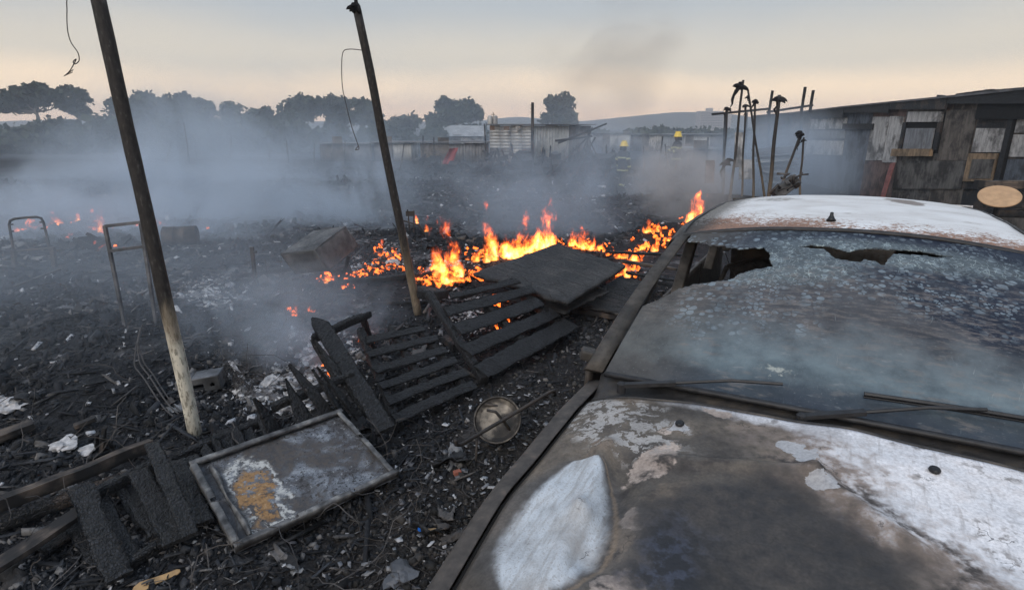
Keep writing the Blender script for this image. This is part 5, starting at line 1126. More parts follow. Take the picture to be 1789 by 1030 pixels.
# ================================================================ fires
FL = MB().lathe([(0.02, 0), (.75, .01), (1, .12), (1, .5), (.92, .82), (.55, .98), (0.02, 1.0)], 10)
fl_me = bpy.data.meshes.new('flame'); fl_me.from_pydata(FL.v, [], FL.f); fl_me.update(); fl_me.materials.append(M['flame'])
def fire(label, tongues, h=0.0, embers=0, group=None, yoff=0.0):
    """tongues: (px, py of foot, half width px, height px)"""
    x0, y0 = tongues[0][:2]; root = thing('fire', label, 'fire', P(x0, y0, h), group)
    for (x, y, w, ht) in tongues:
        p = P(x, y, h); k = (p - Vector((0, 0, CAM_H))).length / 1000 * 1.06
        o = bpy.data.objects.new('flame', fl_me); COL.objects.link(o); o.parent = root
        o.location = p - Vector((0, 0, .03)) - ORG[root] + Vector((0, yoff, 0)); o.scale = (w * k, w * k * .8, ht * k * 1.15 + .03); o.rotation_euler = (random.uniform(-.1, .1), random.uniform(-.05, .16), random.uniform(0, 6))
    if embers:
        rs = np.random.default_rng(int(x0 * 7 + y0)); ps = [P(x + rs.normal(0, w * .8 + 6), y + rs.normal(0, 5), 0) for (x, y, w, ht) in tongues for _ in range(max(2, embers // 2))]
        a = np.array([(q.x, q.y, q.z + .01 + h * rs.random()) for q in ps]); n = len(a); V = CUBE[None] * (1 + rs.uniform(-.5, .2, (n, 8, 3))) * (np.exp(rs.normal(-3.7, .45, n)))[:, None, None] * np.exp(rs.normal(0, .3, (n, 1, 3)))
        V = np.einsum('nij,nkj->nki', rotmats(n, rs), V) + (a - np.array(ORG[root]))[:, None, :]
        np_obj('embers', V.reshape(-1, 3), (CF6[None] + 8 * np.arange(n)[:, None, None]).reshape(-1, 4), M['ember'], root, kind='stuff')
    return root
fire('tall flames burning in the embers just right of the thinner pole', [(776, 482, 24, 92), (762, 474, 14, 60), (797, 480, 16, 66), (785, 488, 28, 40), (748, 478, 14, 22), (735, 488, 10, 16)], .03, 10)
fire('row of tall orange flames behind the flat charred door', [(862, 452, 15, 84), (850, 455, 10, 60), (885, 446, 16, 50), (905, 446, 18, 56), (922, 440, 16, 62), (948, 434, 22, 76), (964, 430, 12, 62), (935, 438, 24, 34), (830, 452, 12, 22), (818, 450, 8, 16), (893, 448, 26, 30)], .10, 10)
fire('low flames at the far edge of the charred door', [(1000, 430, 14, 28), (1016, 432, 16, 34), (1034, 434, 12, 24), (1050, 436, 10, 18)], .06, 12)
fire('flames under the stacked battens between door and car', [(1090, 482, 15, 30), (1078, 490, 8, 16), (1110, 452, 16, 12), (1085, 448, 14, 10)], .06, 14)
fire('small broken flames on the heap behind the car pillar', [(1133, 404, 12, 18), (1150, 402, 8, 14), (1122, 432, 16, 9), (1140, 436, 12, 14), (1170, 418, 10, 8)], .05, 16)
fire('bright flame rising beside the front corner of the car roof', [(1218, 386, 15, 54), (1228, 388, 11, 40), (1206, 388, 11, 30)], .10, 6)
fire('small flame under the tilted cabinet', [(574, 490, 11, 20), (566, 489, 6, 12), (582, 491, 6, 14)], .02, 8)
fire('tiny flame alone on the ash near the wire hoop', [(516, 548, 6, 16), (512, 549, 4, 8)], .02, 4)
fire('small flames on the embers behind the thinner pole', [(668, 446, 9, 24), (680, 450, 8, 18), (660, 472, 14, 8), (640, 478, 12, 7), (690, 448, 6, 10)], .02, 14)
fire('little flames flickering on the wrecked chair', [(745, 402, 5, 22), (729, 388, 4, 16)], .22)
fire('low flames seen through the rounded bed headboard', [(36, 404, 14, 9), (52, 402, 10, 8), (66, 399, 8, 9)], .0, 3)
fire('small far flames between the bed headboard and the gate', [(100, 394, 8, 18), (90, 396, 6, 8), (138, 390, 7, 14), (122, 412, 7, 4)], .0, 3)
fire('upright far flame just left of the gate', [(177, 406, 7, 36), (170, 390, 6, 20), (184, 408, 6, 14)], .0, 3)
fire('low flames seen through the upper part of the gate', [(180, 436, 14, 12), (197, 432, 6, 8), (240, 402, 6, 12)], .0, 3)
fire('faint far flames right of the pale-footed pole', [(268, 390, 6, 10), (282, 392, 8, 6), (360, 402, 4, 7)], .0, 2)
for (lb, cs_, n_) in (('glowing embers inside the five-slat pallet', ((868, 524, 12, 4), (885, 520, 8, 3), (880, 560, 6, 3)), 16), ('glowing embers beneath the picket panel and diagonal board', ((583, 636, 5, 8), (592, 652, 5, 5), (640, 598, 6, 4)), 14), ('glowing embers spread along the ash behind the thinner pole', ((650, 475, 18, 3), (690, 465, 14, 4), (625, 480, 14, 3), (745, 490, 22, 5), (770, 497, 20, 5), (610, 500, 10, 3)), 18)):
    rs = np.random.default_rng(int(cs_[0][0])); ps = [P(x + rs.normal(0, w * .6), y + rs.normal(0, hh * .6), .02 if n_ != 16 else .12) for (x, y, w, hh) in cs_ for _ in range(n_)]
    a = np.array([tuple(q) for q in ps]); n = len(a); V = CUBE[None] * (1 + rs.uniform(-.5, .2, (n, 8, 3))) * (np.exp(rs.normal(-3.8, .4, n)))[:, None, None] * np.exp(rs.normal(0, .3, (n, 1, 3)))
    V = np.einsum('nij,nkj->nki', rotmats(n, rs), V) + a[:, None, :]; o = np_obj('embers', V.reshape(-1, 3), (CF6[None] + 8 * np.arange(n)[:, None, None]).reshape(-1, 4), M['ember'], kind='stuff'); tag(o, lb, 'embers')
# ================================================================ trees and bushes beyond the plot
def m_leaf(name, a, b):
    t = NT(name); n = t.noise(t.pos(), .9, 3); t.bsdf(t.mix(t.rng(n, .35, .65), a, b), .8, 0, .2); return t.m
M['leaf'] = m_leaf('dusty_leaves', (0.022, 0.030, 0.018), (0.050, 0.062, 0.036)); M['leaf2'] = m_leaf('grey_green_leaves', (0.035, 0.042, 0.030), (0.075, 0.085, 0.058))
M['bark'] = m_simple('grey_bark', (0.12, 0.10, 0.085), .9, .3, 6)
def leaves(name, lobes, n, size, mat, root, g):
    """lobes (centre, radii): leaf clumps on and inside each lobe"""
    w = np.array([r[0] * r[1] + r[0] * r[2] for _, r in lobes]); k = g.choice(len(lobes), n, p=w / w.sum()); C = np.array([c for c, _ in lobes])[k]; Rr = np.array([r for _, r in lobes])[k]
    d = g.normal(size=(n, 3)); d /= np.linalg.norm(d, axis=1, keepdims=True); rad = g.random(n) ** .42 * (1 + .16 * g.normal(size=n)); p = C + d * Rr * rad[:, None]
    p += .55 * size * (fbm(p * 1.2, 2)[:, None] - .5) * g.normal(size=(n, 3))
    keepm = fbm(p * (.9 / max(size, .1) * .4), 2) > .40; p = p[keepm]; n = len(p)
    Rm = rotmats(n, g); s = size * np.exp(g.normal(0, .35, n)); Q = np.array([(-1, -.55, 0), (1, -.55, .15), (1, .55, 0), (-1, .55, -.15)]) * .5
    V = np.einsum('nij,kj->nki', Rm, Q) * s[:, None, None] + p[:, None, :] - np.array(ORG[root])
    np_obj(name, V.reshape(-1, 3), np.arange(4 * n).reshape(-1, 4), mat, root)
def tree(label, Y, trunk, lobes, n=4200, size=.34, mat='leaf', name='tree', group='trees beyond the burnt plot', r0=.28, seed=1):
    """trunk: pixels from foot up; lobes: (px, py, rx px, ry px, depth offset)"""
    g = np.random.default_rng(seed); k = Y / 1042.0; pts = [aty(x, y, Y) for x, y in trunk]; foot = pts[0].copy(); foot.z = float(gz(foot.x, foot.y)) - .1
    if pts[0].z > foot.z + .3: pts = [foot] + pts
    else: pts[0] = foot
    root = thing(name, label, name.split('_')[-1], foot, group); L = []
    for (x, y, rx, ry, dy) in lobes: c = aty(x, y, Y + dy); L.append((np.array(c), np.array((rx * k, rx * k * .9, ry * k))))
    mb = MB(); m = len(pts); mb.tube(pts, [r0 * (1 - .6 * i / max(1, m - 1)) for i in range(m)], 7); top = pts[-1]
    for c, r in L:
        c = Vector(c); st = pts[-1] if m < 3 else pts[-2].lerp(pts[-1], .6); mid = (st + c) / 2 + Vector((0, 0, -.12 * (c - st).length + .1)); mb.tube([st, mid, c + Vector((0, 0, r[2] * .3))], [r0 * .36, r0 * .22, r0 * .06], 5)
        for q in range(3):
            e = c + Vector((g.uniform(-.7, .7) * r[0], g.uniform(-.6, .6) * r[1], g.uniform(-.2, .6) * r[2])); mb.tube([mid, (mid + e) / 2 + Vector((0, 0, .1)), e], [r0 * .14, r0 * .09, .02], 4)
    mb.build('trunk', M['bark'], root, True); leaves('crown', L, n, size, M[mat], root, g); return root
TS = [
 ('broad flat-topped tree at the far left edge of the picture', 62, [(72, 262), (70, 232), (66, 205), (62, 190)], [(8, 180, 26, 14, 0), (36, 168, 28, 14, 1), (66, 160, 24, 13, -1), (92, 172, 24, 13, 0), (112, 180, 18, 9, 1), (40, 186, 30, 8, 2), (0, 190, 20, 8, 0)], 7000),
 ('slim open-crowned tree right of the flat-topped one', 64, [(142, 255), (141, 225), (139, 200)], [(118, 160, 15, 8, 0), (136, 163, 14, 8, 0), (150, 176, 10, 8, 0), (130, 178, 14, 7, 1), (140, 194, 16, 7, 0), (155, 183, 8, 6, 0), (118, 188, 10, 5, 0)], 3600),
 ('rounded tree directly behind the tall pale-footed pole', 66, [(232, 255), (234, 215), (238, 196)], [(218, 182, 24, 14, 0), (248, 174, 24, 12, 0), (264, 182, 14, 12, 1), (200, 180, 12, 9, 0), (230, 195, 34, 9, 1)], 5600),
 ('domed tree standing just right of the tall pole', 66, [(312, 255), (314, 215), (312, 195)], [(292, 184, 18, 12, 0), (310, 176, 22, 12, 0), (330, 184, 16, 12, 0), (310, 192, 32, 9, 2)], 5400),
 ('small round-topped tree left of the sparse thin one', 66, [(358, 255), (358, 215), (356, 198)], [(350, 186, 15, 10, 0), (364, 188, 13, 11, 0), (356, 199, 24, 8, 0)], 3400),
 ('sparse thin-leaved tree with pale feathery crown', 58, [(404, 260), (402, 230), (404, 205)], [(400, 190, 16, 11, 0), (416, 192, 14, 10, 0), (404, 204, 20, 9, 0), (432, 202, 12, 8, 0)], 2000),
 ('low tree filling the gap before the big spreading tree', 62, [(456, 258), (456, 225), (454, 210)], [(446, 204, 16, 10, 0), (466, 202, 14, 10, 0), (456, 214, 26, 9, 0)], 4000),
 ('big spreading tree with wide dome left of the thinner pole', 64, [(536, 262), (532, 228), (530, 205)], [(508, 190, 22, 14, 0), (532, 180, 26, 13, 0), (554, 188, 16, 14, 0), (524, 200, 34, 9, 0), (500, 204, 14, 7, 1)], 6400),
 ('tall upright tree touching the spreading dome on its right', 66, [(588, 262), (586, 225), (586, 195)], [(580, 182, 16, 12, 0), (598, 184, 13, 12, 0), (590, 206, 18, 12, 0), (578, 222, 12, 9, 0), (598, 230, 12, 12, 0)], 4400),
 ('dark tree cut by the thinner pole', 66, [(634, 262), (632, 225), (632, 198)], [(622, 184, 14, 10, 0), (640, 186, 18, 12, 0), (650, 198, 14, 12, 0), (630, 204, 24, 12, 0), (655, 212, 16, 12, 0)], 5000),
 ('half-bare tree right of the thinner pole', 66, [(700, 262), (700, 232), (702, 214)], [(694, 212, 14, 8, 0), (712, 206, 16, 10, 0), (726, 212, 12, 8, 0), (704, 222, 26, 10, 0)], 3400),
 ('broad two-domed tree left of the tin shack', 70, [(796, 255), (798, 225), (800, 205)], [(780, 188, 18, 14, 0), (774, 182, 12, 9, 0), (806, 190, 20, 13, 0), (826, 196, 18, 12, 0), (796, 204, 34, 9, 0), (756, 208, 13, 9, 0), (815, 182, 12, 8, 0), (838, 202, 8, 6, 0), (770, 214, 24, 9, 0)], 6400),
 ('dense twin-lobed gum tree behind the tin shack', 74, [(976, 250), (976, 225), (974, 205)], [(984, 182, 18, 17, 0), (992, 200, 14, 14, 0), (960, 182, 11, 12, 0), (950, 206, 9, 10, 0), (982, 212, 18, 10, 0), (962, 200, 10, 9, 0), (1000, 212, 8, 8, 0)], 5600),
]
for i, (lb, Y, tr, lo_, n) in enumerate(TS): tree(lb, Y, tr, lo_, n, .36 if i not in (5, 10) else .24, 'leaf' if i not in (5, 10) else 'leaf2', seed=50 + i)
BS = [(-10, 245, 50, 34, 'tall bush behind the smoke at the far left picture edge'), (55, 244, 40, 30, 'dark bush below the flat-topped tree'), (120, 240, 45, 34, 'wide bush below the slim open tree'), (190, 238, 40, 34, 'dense bush left of the tall pole behind smoke'), (262, 232, 46, 38, 'dense bush directly right of the tall pole'), (325, 228, 46, 36, 'broad bush below the domed tree'), (392, 238, 40, 34, 'bush below the sparse feathery tree'), (452, 240, 40, 32, 'bush below the low gap-filling tree'), (515, 240, 42, 34, 'bush below the big spreading tree'), (578, 248, 36, 30, 'bush below the tall upright tree'), (640, 246, 42, 34, 'bush behind the thinner pole'), (700, 244, 40, 28, 'bush below the half-bare tree'), (765, 240, 30, 22, 'bush at the foot of the two-domed tree'), (825, 236, 26, 18, 'low bush between the two-domed tree and the tin shack'), (1052, 240, 40, 14, 'low far bush right of the tin shack'), (1130, 236, 44, 16, 'low far bush behind the walking firefighter'), (1200, 236, 44, 14, 'low far bush below the distant flats'), (1262, 238, 40, 16, 'low far bush left of the rag-topped poles'), (1340, 236, 40, 16, 'low far bush behind the rag-topped poles')]
for i, (x, y, rx, ry, lb) in enumerate(BS):
    rs = random.Random(i); lobes = [(x + rs.uniform(-.6, .6) * rx, y + rs.uniform(-.5, .3) * ry, rx * rs.uniform(.4, .7), ry * rs.uniform(.4, .7), rs.uniform(-2, 2)) for _ in range(6)] + [(x, y + ry * .4, rx, ry * .6, 0)]
    tree(lb, 56 + rs.uniform(-3, 3) if x < 900 else 120, [(x, y + ry), (x, y + ry * .2)], lobes, 4200 if x < 900 else 2200, .40 if x < 900 else .6, 'leaf', 'bush', 'bushes beyond the burnt plot', .12, 200 + i)

# ================================================================ shacks
def m_zinc(name, a, b, rust=.3):
    t = NT(name); p = t.vadd(t.co(), t.comb(t.math('MULTIPLY', t.rand(), 23.0), 0.0, 0.0)); n = t.noise(p, 1.3, 5, .6); n2 = t.noise(p, 9, 5, .6)
    c = t.mix(t.rng(n, .35, .65), a, b); c = t.mix(t.rng(n2, .55, .7, 0, rust), c, (0.12, 0.07, 0.05)); c = t.mix(t.rng(t.noise(p, .8, 3), .55, .75, 0, .7), c, (0.05, 0.05, 0.052)); t.bsdf(c, .6, .3, .4); return t.m
M['zinc'] = m_zinc('weathered_zinc', (0.28, 0.28, 0.28), (0.44, 0.44, 0.43)); M['zinc_dark'] = m_zinc('sooty_zinc', (0.09, 0.09, 0.095), (0.20, 0.20, 0.21), .4)
M['cream'] = m_simple('smoked_white_board', (0.50, 0.48, 0.45), .85, .35, 3); M['ply'] = m_simple('sooty_plywood', (0.17, 0.145, 0.125), .9, .45, 4); M['ply_stain'] = m_simple('stained_plywood', (0.15, 0.14, 0.125), .9, .6, 7)
M['slate'] = m_simple('blue_grey_board', (0.13, 0.15, 0.18), .9, .35, 3); M['redbrown'] = m_simple('red_brown_board', (0.19, 0.125, 0.11), .9, .3, 4); M['tan'] = m_simple('tan_board', (0.32, 0.22, 0.135), .85, .3, 5); M['greyboard'] = m_simple('grey_board', (0.22, 0.225, 0.235), .7, .12, 5); M['redplank'] = m_simple('dull_red_plank', (0.19, 0.075, 0.068), .85, .35, 6)
def m_soot(name, c, amt=.6, sc=1.6):
    t = NT(name); p = t.vadd(t.co(), t.comb(t.math('MULTIPLY', t.rand(), 31.0), t.math('MULTIPLY', t.rand(), 17.0), 0.0)); n = t.noise(p, sc, 7, .68); n2 = t.noise(t.mapp(p, (9, 9, 2)), 1.0, 5, .65)
    k = t.mix(t.rng(n2, .35, .65), tuple(x * .7 for x in c), tuple(min(1, x * 1.2) for x in c)); k = t.mix(t.rng(n, .44, .62, 0, amt), k, (0.022, 0.02, 0.019)); k = t.mix(t.rng(n2, .58, .70, 0, .6), k, (0.07, 0.055, 0.045)); t.bsdf(k, .88, 0, .3, t.bump(n2, .5, .01)); return t.m
for nm_, c_, am_ in (('cream', (0.46, 0.44, 0.42), .75), ('ply', (0.15, 0.128, 0.11), .8), ('ply_stain', (0.14, 0.13, 0.12), .85), ('slate', (0.12, 0.135, 0.16), .7), ('redbrown', (0.17, 0.115, 0.10), .7), ('tan', (0.30, 0.21, 0.13), .6), ('greyboard', (0.22, 0.225, 0.235), .3)): M[nm_] = m_soot('scorched_' + nm_ + '_board', c_, am_)
def corr(name, a, b, zt, zb, mat, parent, vertical=True, amp=.022, pitch=.13):
    """corrugated sheet between ground points a, b (Vectors), heights zb..zt"""
    a, b = Vector(a), Vector(b); d = b - a; L = d.length; d.normalize(); nrm = Vector((d.y, -d.x, 0)); nu = max(6, int(L / pitch * 6)) if vertical else 2; nv = 2 if vertical else max(6, int((zt - zb) / pitch * 6))
    def fn(u, v):
        z = lerp(zb, zt, v); ph = (u * L if vertical else z) / pitch * 2 * math.pi
        return tuple(a + d * (u * L) + nrm * amp * math.sin(ph) + Vector((0, 0, z - a.z)) - ORG[parent])
    return patch(name, fn, nu, nv, M[mat], parent, .004)
# tin shack in the middle distance
Yk = 35.0; A_, B_, C_ = aty(856, 280, Yk), aty(931, 280, Yk - 1.0), aty(1030, 278, Yk + 2.0); gk = float(gz(0, Yk))
for q in (A_, B_, C_): q.z = gk
sh = thing('tin_shack', 'low corrugated tin shack with flat roof in the middle distance', 'shack', (A_ + C_) / 2)
zt = aty(900, 219, Yk).z
n5 = 5
for i in range(4):
    a, b = A_.lerp(B_, i / 4), A_.lerp(B_, (i + 1) / 4); corr('wall_sheet', a, b - (b - a) * .01, zt - .02 * (i % 2), gk + 1.15, 'zinc', sh, False, .02, .18)
    corr('wall_sheet', a + Vector((0, .03, 0)), b - (b - a) * .01 + Vector((0, .03, 0)), gk + 1.12, gk, 'zinc_dark' if i != 2 else 'cream', sh, False, .02, .18)
for i in range(5):
    a, b = B_.lerp(C_, i / 5), B_.lerp(C_, (i + 1) / 5); corr('wall_sheet', a, b - (b - a) * .01, zt + .03 * (i % 2) - .02, gk, 'zinc' if i < 3 else 'zinc_dark', sh, True, .03, .22)
mb = MB(); mb.v = [tuple(q + Vector((0, 0, zt - q.z + h))) for h in (.03, .07) for q in (A_ + Vector((-.2, -.2, 0)), B_ + Vector((0, -.3, 0)), C_ + Vector((.3, -.2, 0)), C_ + Vector((.3, 5, 0)), A_ + Vector((-.2, 5, 0)))]
mb.f = [(4, 3, 2, 1, 0), (5, 6, 7, 8, 9)] + [(i, (i + 1) % 5, 5 + (i + 1) % 5, 5 + i) for i in range(5)]; mb.build('roof', M['zinc_dark'], sh)
for x, w in ((860, 8), (885, 10), (905, 8)):
    q = aty(x, 224, Yk - .9); mb = MB(); mb.box(q, (w * Yk / 1042, .05, .22)); mb.build('eave_board', M['rust'] if x != 905 else M['cream'], sh)
for x in (856, 865):
    q = aty(x, 210, Yk + .4); mb = MB(); mb.lathe([(.001, -.25), (.14, -.25), (.15, -.2), (.15, .2), (.12, .25), (.001, .26)], 10, Matrix.Translation(q)); mb.build('water_drum', M['zinc'], sh, True)
mb = MB(); q = aty(862, 204, Yk + .4); mb.tube([q, aty(862, 196, Yk + .4)], .02, 5); mb.tube([aty(858, 200, Yk + .4), aty(866, 200, Yk + .4)], .015, 5); mb.build('aerial', M['iron'], sh)
Yu = 33.5; qb = aty(930, 285, Yu); qb.z = gk; up_ = thing('utility_pole', 'dark utility pole with small insulators in front of the tin shack', 'pole', qb); mb = MB(); mb.tube([qb, aty(930.5, 179, Yu)], [.10, .08], 8); mb.build('shaft', M['char_brown'], up_, True)
for y in (184, 190, 196):
    mb = MB(); mb.beam(aty(926, y, Yu - .1), aty(933, y, Yu - .1), .03, .03); mb.build('insulator', M['iron'], up_)
# burnt furniture heaps before the shack
def heap(label, x, y, rx, h, Y, seed, n=26, mat='char', name='rubble_heap'):
    rs = random.Random(seed); q = aty(x, y, Y); q.z = float(gz(q.x, q.y)); k = Y / 1042; root = thing(name, label, 'rubble', q); mb = MB()
    for i in range(n):
        a = q + Vector((rs.uniform(-1, 1) * rx * k, rs.uniform(-1, 1), rs.random() ** 1.5 * h * k * .8)); s = rs.uniform(.2, .6) * min(1, Y / 26); mb.box(a, (s * rs.uniform(.5, 1.8), s, s * rs.uniform(.15, .9)), m=Matrix.Rotation(rs.uniform(-.6, .6), 4, 'X') @ Matrix.Rotation(rs.uniform(-.6, .6), 4, 'Y') @ Matrix.Rotation(rs.uniform(0, 3), 4, 'Z'))
    o = mb.build('rubble', M[mat], root); o['kind'] = 'stuff'
    for i in range(7):
        a = q + Vector((rs.uniform(-1, 1) * rx * k, rs.uniform(-.8, .3), 0)); b = a + Vector((rs.uniform(-.5, .5), rs.uniform(-.3, .3), h * k * rs.uniform(.7, 1.25))); plank('spar', a, b, .08, .07, mat, root, ends=(0, .1))
    return root
heap('black heap of burnt furniture in front of the tin shack', 885, 282, 38, 42, 31, 1, 40, name='furniture_heap'); heap('collapsed black hut frame right of the utility pole', 985, 285, 45, 45, 30, 2, 34); heap('charred rubble heap behind the walking firefighter', 1045, 288, 26, 48, 29, 3, 30)
heap('low rubble heap right of the walking firefighter', 1165, 312, 40, 22, 21, 4, 26); heap('burnt rubble heap by the red tarpaulin', 745, 290, 26, 30, 30, 5, 26); heap('low charred heap left of the furniture heap', 820, 288, 30, 22, 30, 6, 24); heap('rubble heap below the second firefighter', 1190, 300, 30, 30, 24, 7, 26); heap('charred heap in the smoke below the sparse tree', 400, 300, 60, 26, 30, 8, 26); heap('black heap in the smoke behind the gate', 190, 388, 30, 20, 10.2, 12, 26)
# ruined hut rows behind (each hut its own thing)
def hut(label, x0, x1, ytop, Y, mat, roof='zinc_dark', gable=False, depth=3.0):
    a, b = aty(x0, 270, Y), aty(x1, 270, Y); g0 = float(gz(0, Y)); a.z = b.z = g0; zt = aty((x0 + x1) / 2, ytop, Y).z; root = thing('hut', label, 'hut', (a + b) / 2); W = b.x - a.x; n = max(2, int(W / 1.1))
    for i in range(n): corr('wall_sheet', a.lerp(b, i / n), a.lerp(b, (i + .98) / n), zt - .04 * (i % 2), g0, mat if i % 3 else 'zinc_dark' if mat != 'zinc_dark' else 'ply', root, True, .02, .2)
    for q, r in ((a, 1), (b, -1)): corr('side_sheet', q, q + Vector((0, depth, 0)), zt - .05, g0, mat, root, True, .02, .2)
    mb = MB()
    if gable:
        h = .9; mb.v = [(a.x - .2, Y - .3, zt), (b.x + .2, Y - .3, zt), (b.x + .2, Y + depth / 2, zt + h), (a.x - .2, Y + depth / 2, zt + h), (b.x + .2, Y + depth + .3, zt), (a.x - .2, Y + depth + .3, zt)]; mb.f = [(0, 1, 2, 3), (3, 2, 4, 5), (0, 3, 5), (1, 4, 2), (0, 5, 4, 1)]
    else: mb.box(((a.x + b.x) / 2, Y + depth / 2, zt + .06), (W + .5, depth + .5, .05))
    mb.build('roof', M[roof], root)
    dx = a.lerp(b, .35); mb = MB(); mb.box((dx.x, Y - .035, g0 + .85), (.7, .03, 1.7)); mb.build('door', M['ply'], root); return root
hut('pale gabled house half hidden behind the broad two-domed tree', 776, 842, 238, 52, 'cream', 'zinc', True, 4); hut('grey tin hut in the smoke left of the thinner pole', 560, 650, 252, 42, 'zinc_dark'); hut('pale tin hut right of the thinner pole', 655, 720, 250, 42, 'zinc'); hut('smoky hut behind the red tarpaulin', 735, 850, 250, 38, 'zinc_dark'); hut('far tin hut right of the tin shack', 1035, 1100, 233, 58, 'zinc'); hut('far pale hut behind the walking firefighter', 1105, 1165, 236, 60, 'cream'); hut('far grey hut behind the second firefighter', 1170, 1262, 236, 50, 'zinc'); hut('smoky hut left of the rag-topped poles', 1200, 1262, 262, 30, 'zinc_dark')
# red tarpaulin
Yt = 30.0; tp = [aty(x, y, Yt) for x, y in ((772, 286), (790, 288), (801, 258), (786, 260))]
sheet('tarpaulin', 'red tarpaulin sagging over a burnt frame left of the tin shack', 'tarpaulin', (tp[0], tp[1], tp[2], tp[3]), .01, 'redplank', .25)
bpy.data.objects['tarpaulin'].data.materials[0] = m_simple('red_tarpaulin', (0.27, 0.05, 0.05), .7, .3, 2)
# thin stakes and leaning sticks
def stakes(lst, label, group, mat, r=.035, name='stake'):
    for i_, (x0, y0, x1, y1, Y) in enumerate(lst):
        a, b = aty(x0, y0, Y), aty(x1, y1, Y); a.z = min(a.z, float(gz(a.x, a.y)) - .05) if a.z < 1.0 else a.z
        mb = MB(); mb.tube([a, (a + b) / 2 + Vector((.02, 0, 0)), b], [r, r * .9, r * .7], 6); tag(mb.build(name, M[mat], None, True), label[i_], 'spar' if 'spar' in name else 'stake', group)
stakes([(285, 300, 299, 250, 34), (331, 285, 321, 214, 40), (345, 300, 341, 255, 38), (402, 300, 404, 235, 42), (228, 305, 232, 268, 36), (505, 295, 500, 245, 40), (548, 300, 549, 252, 40), (600, 296, 603, 246, 38), (470, 300, 471, 262, 36), (697, 305, 706, 252, 32), (650, 300, 647, 250, 36)], ['pale stake leaning right in the smoke, right of the tall pole', 'tallest pale stake in the smoke below the domed tree', 'short pale stake right of the tallest smoky one', 'pale stake below the sparse feathery tree', 'pale stake directly left of the leaning smoky stake', 'pale stake below the left edge of the big spreading tree', 'pale stake below the right edge of the big spreading tree', 'pale stake in front of the grey tin hut', 'short pale stake midway between sparse tree and spreading tree', 'pale stake leaning right just right of the thinner pole', 'pale stake just left of the thinner pole'], 'stakes in the smoke', 'plank', .045)
stakes([(737, 275, 739, 237, 34), (757, 292, 758, 240, 32), (850, 282, 846, 216, 33), (1048, 290, 1027, 252, 26), (1062, 300, 1030, 245, 27), (1020, 288, 1028, 232, 28), (1146, 306, 1158, 238, 24), (1126, 300, 1124, 255, 26), (1236, 290, 1237, 240, 24), (1000, 282, 1035, 222, 30), (1168, 300, 1162, 252, 26)], ['burnt stake left of the red tarpaulin, farthest left of its row', 'burnt stake directly left of the red tarpaulin', 'burnt stake at the left corner of the tin shack', 'burnt stake leaning left behind the charred rubble heap', 'longest left-leaning stake behind the walking firefighter', 'upright stake at the right end of the collapsed hut', 'slanting stake between the two firefighters', 'short stake directly right of the walking firefighter', 'burnt stake between second firefighter and tallest rag pole', 'long stake sloping up right over the collapsed hut', 'short stake below the second firefighter'], 'stakes among the ruined huts', 'char_brown', .045)
stakes([(975, 250, 1060, 216, 29), (970, 246, 1035, 238, 29), (955, 264, 1030, 236, 28.5), (1000, 262, 1040, 240, 28)], ['uppermost charred spar sloping up over the collapsed hut', 'nearly level charred spar in the collapsed hut roof', 'longest low charred spar across the collapsed hut', 'shortest charred spar at the right of the collapsed hut'], 'collapsed roof spars', 'char', .06, 'roof_spar')

# ================================================================ long burnt shack on the right
def wp(px, off=0.0):
    k = (px - 894.5) / 1042.0; Y = (9.3 + off) / (k - .14); return Vector((k * Y, Y, 0))
def wz(px, y): q = wp(px); return aty(px, y, q.y).z
ls = thing('burnt_shack', 'long burnt shack of patched boards behind the car at the right', 'shack', wp(1600) + Vector((0, 0, float(gz(0, 17)))))
WN = Vector((-1, .14, 0)).normalized()
def wpanel(name, x0, x1, y0, y1, mat, out=0.0, t=.05, parent=None, tilt=0.0, label=None):
    """board on the wall: pixel columns x0..x1, pixel rows y0..y1 (None = down to the ground)"""
    parent = parent or ls; a, b = wp(x0), wp(x1); ya, yb = y0 if isinstance(y0, tuple) else (y0, y0); za0, zb0 = wz(x0, ya), wz(x1, yb)
    za1, zb1 = (float(gz(0, a.y)) - .05, float(gz(0, b.y)) - .05) if y1 is None else (wz(x0, y1), wz(x1, y1))
    o = WN * out; V = []
    for d in (0, t):
        for (p, z) in ((a, za1), (b, zb1), (b, zb0), (a, za0)): V.append(tuple(Vector((p.x, p.y, z)) + o + WN * d))
    mb = MB(); mb.add(V, [(0, 1, 2, 3), (7, 6, 5, 4), (0, 4, 5, 1), (1, 5, 6, 2), (2, 6, 7, 3), (3, 7, 4, 0)]); ob = mb.build(name, M[mat], parent)
    if label: ob['label'] = label
    return ob
TOPL = [(1318, 204), (1380, 199), (1417, 195), (1474, 188), (1536, 186), (1561, 180), (1640, 172), (1711, 166), (1800, 156), (1960, 140)]
def topy(x): return curve1(TOPL, x)
for (x0, x1, m) in ((1318, 1350, 'ply'), (1350, 1385, 'slate'), (1385, 1417, 'ply'), (1417, 1483, 'slate'), (1483, 1525, 'slate'), (1525, 1583, 'redbrown'), (1583, 1652, 'ply_stain'), (1652, 1712, 'ply'), (1712, 1775, 'char_brown'), (1775, 1900, 'ply'), (1900, 2100, 'ply')):
    wpanel('wall_panel', x0, x1, (topy(x0) + 3, topy(x1) + 3), None, m, 0, .06)
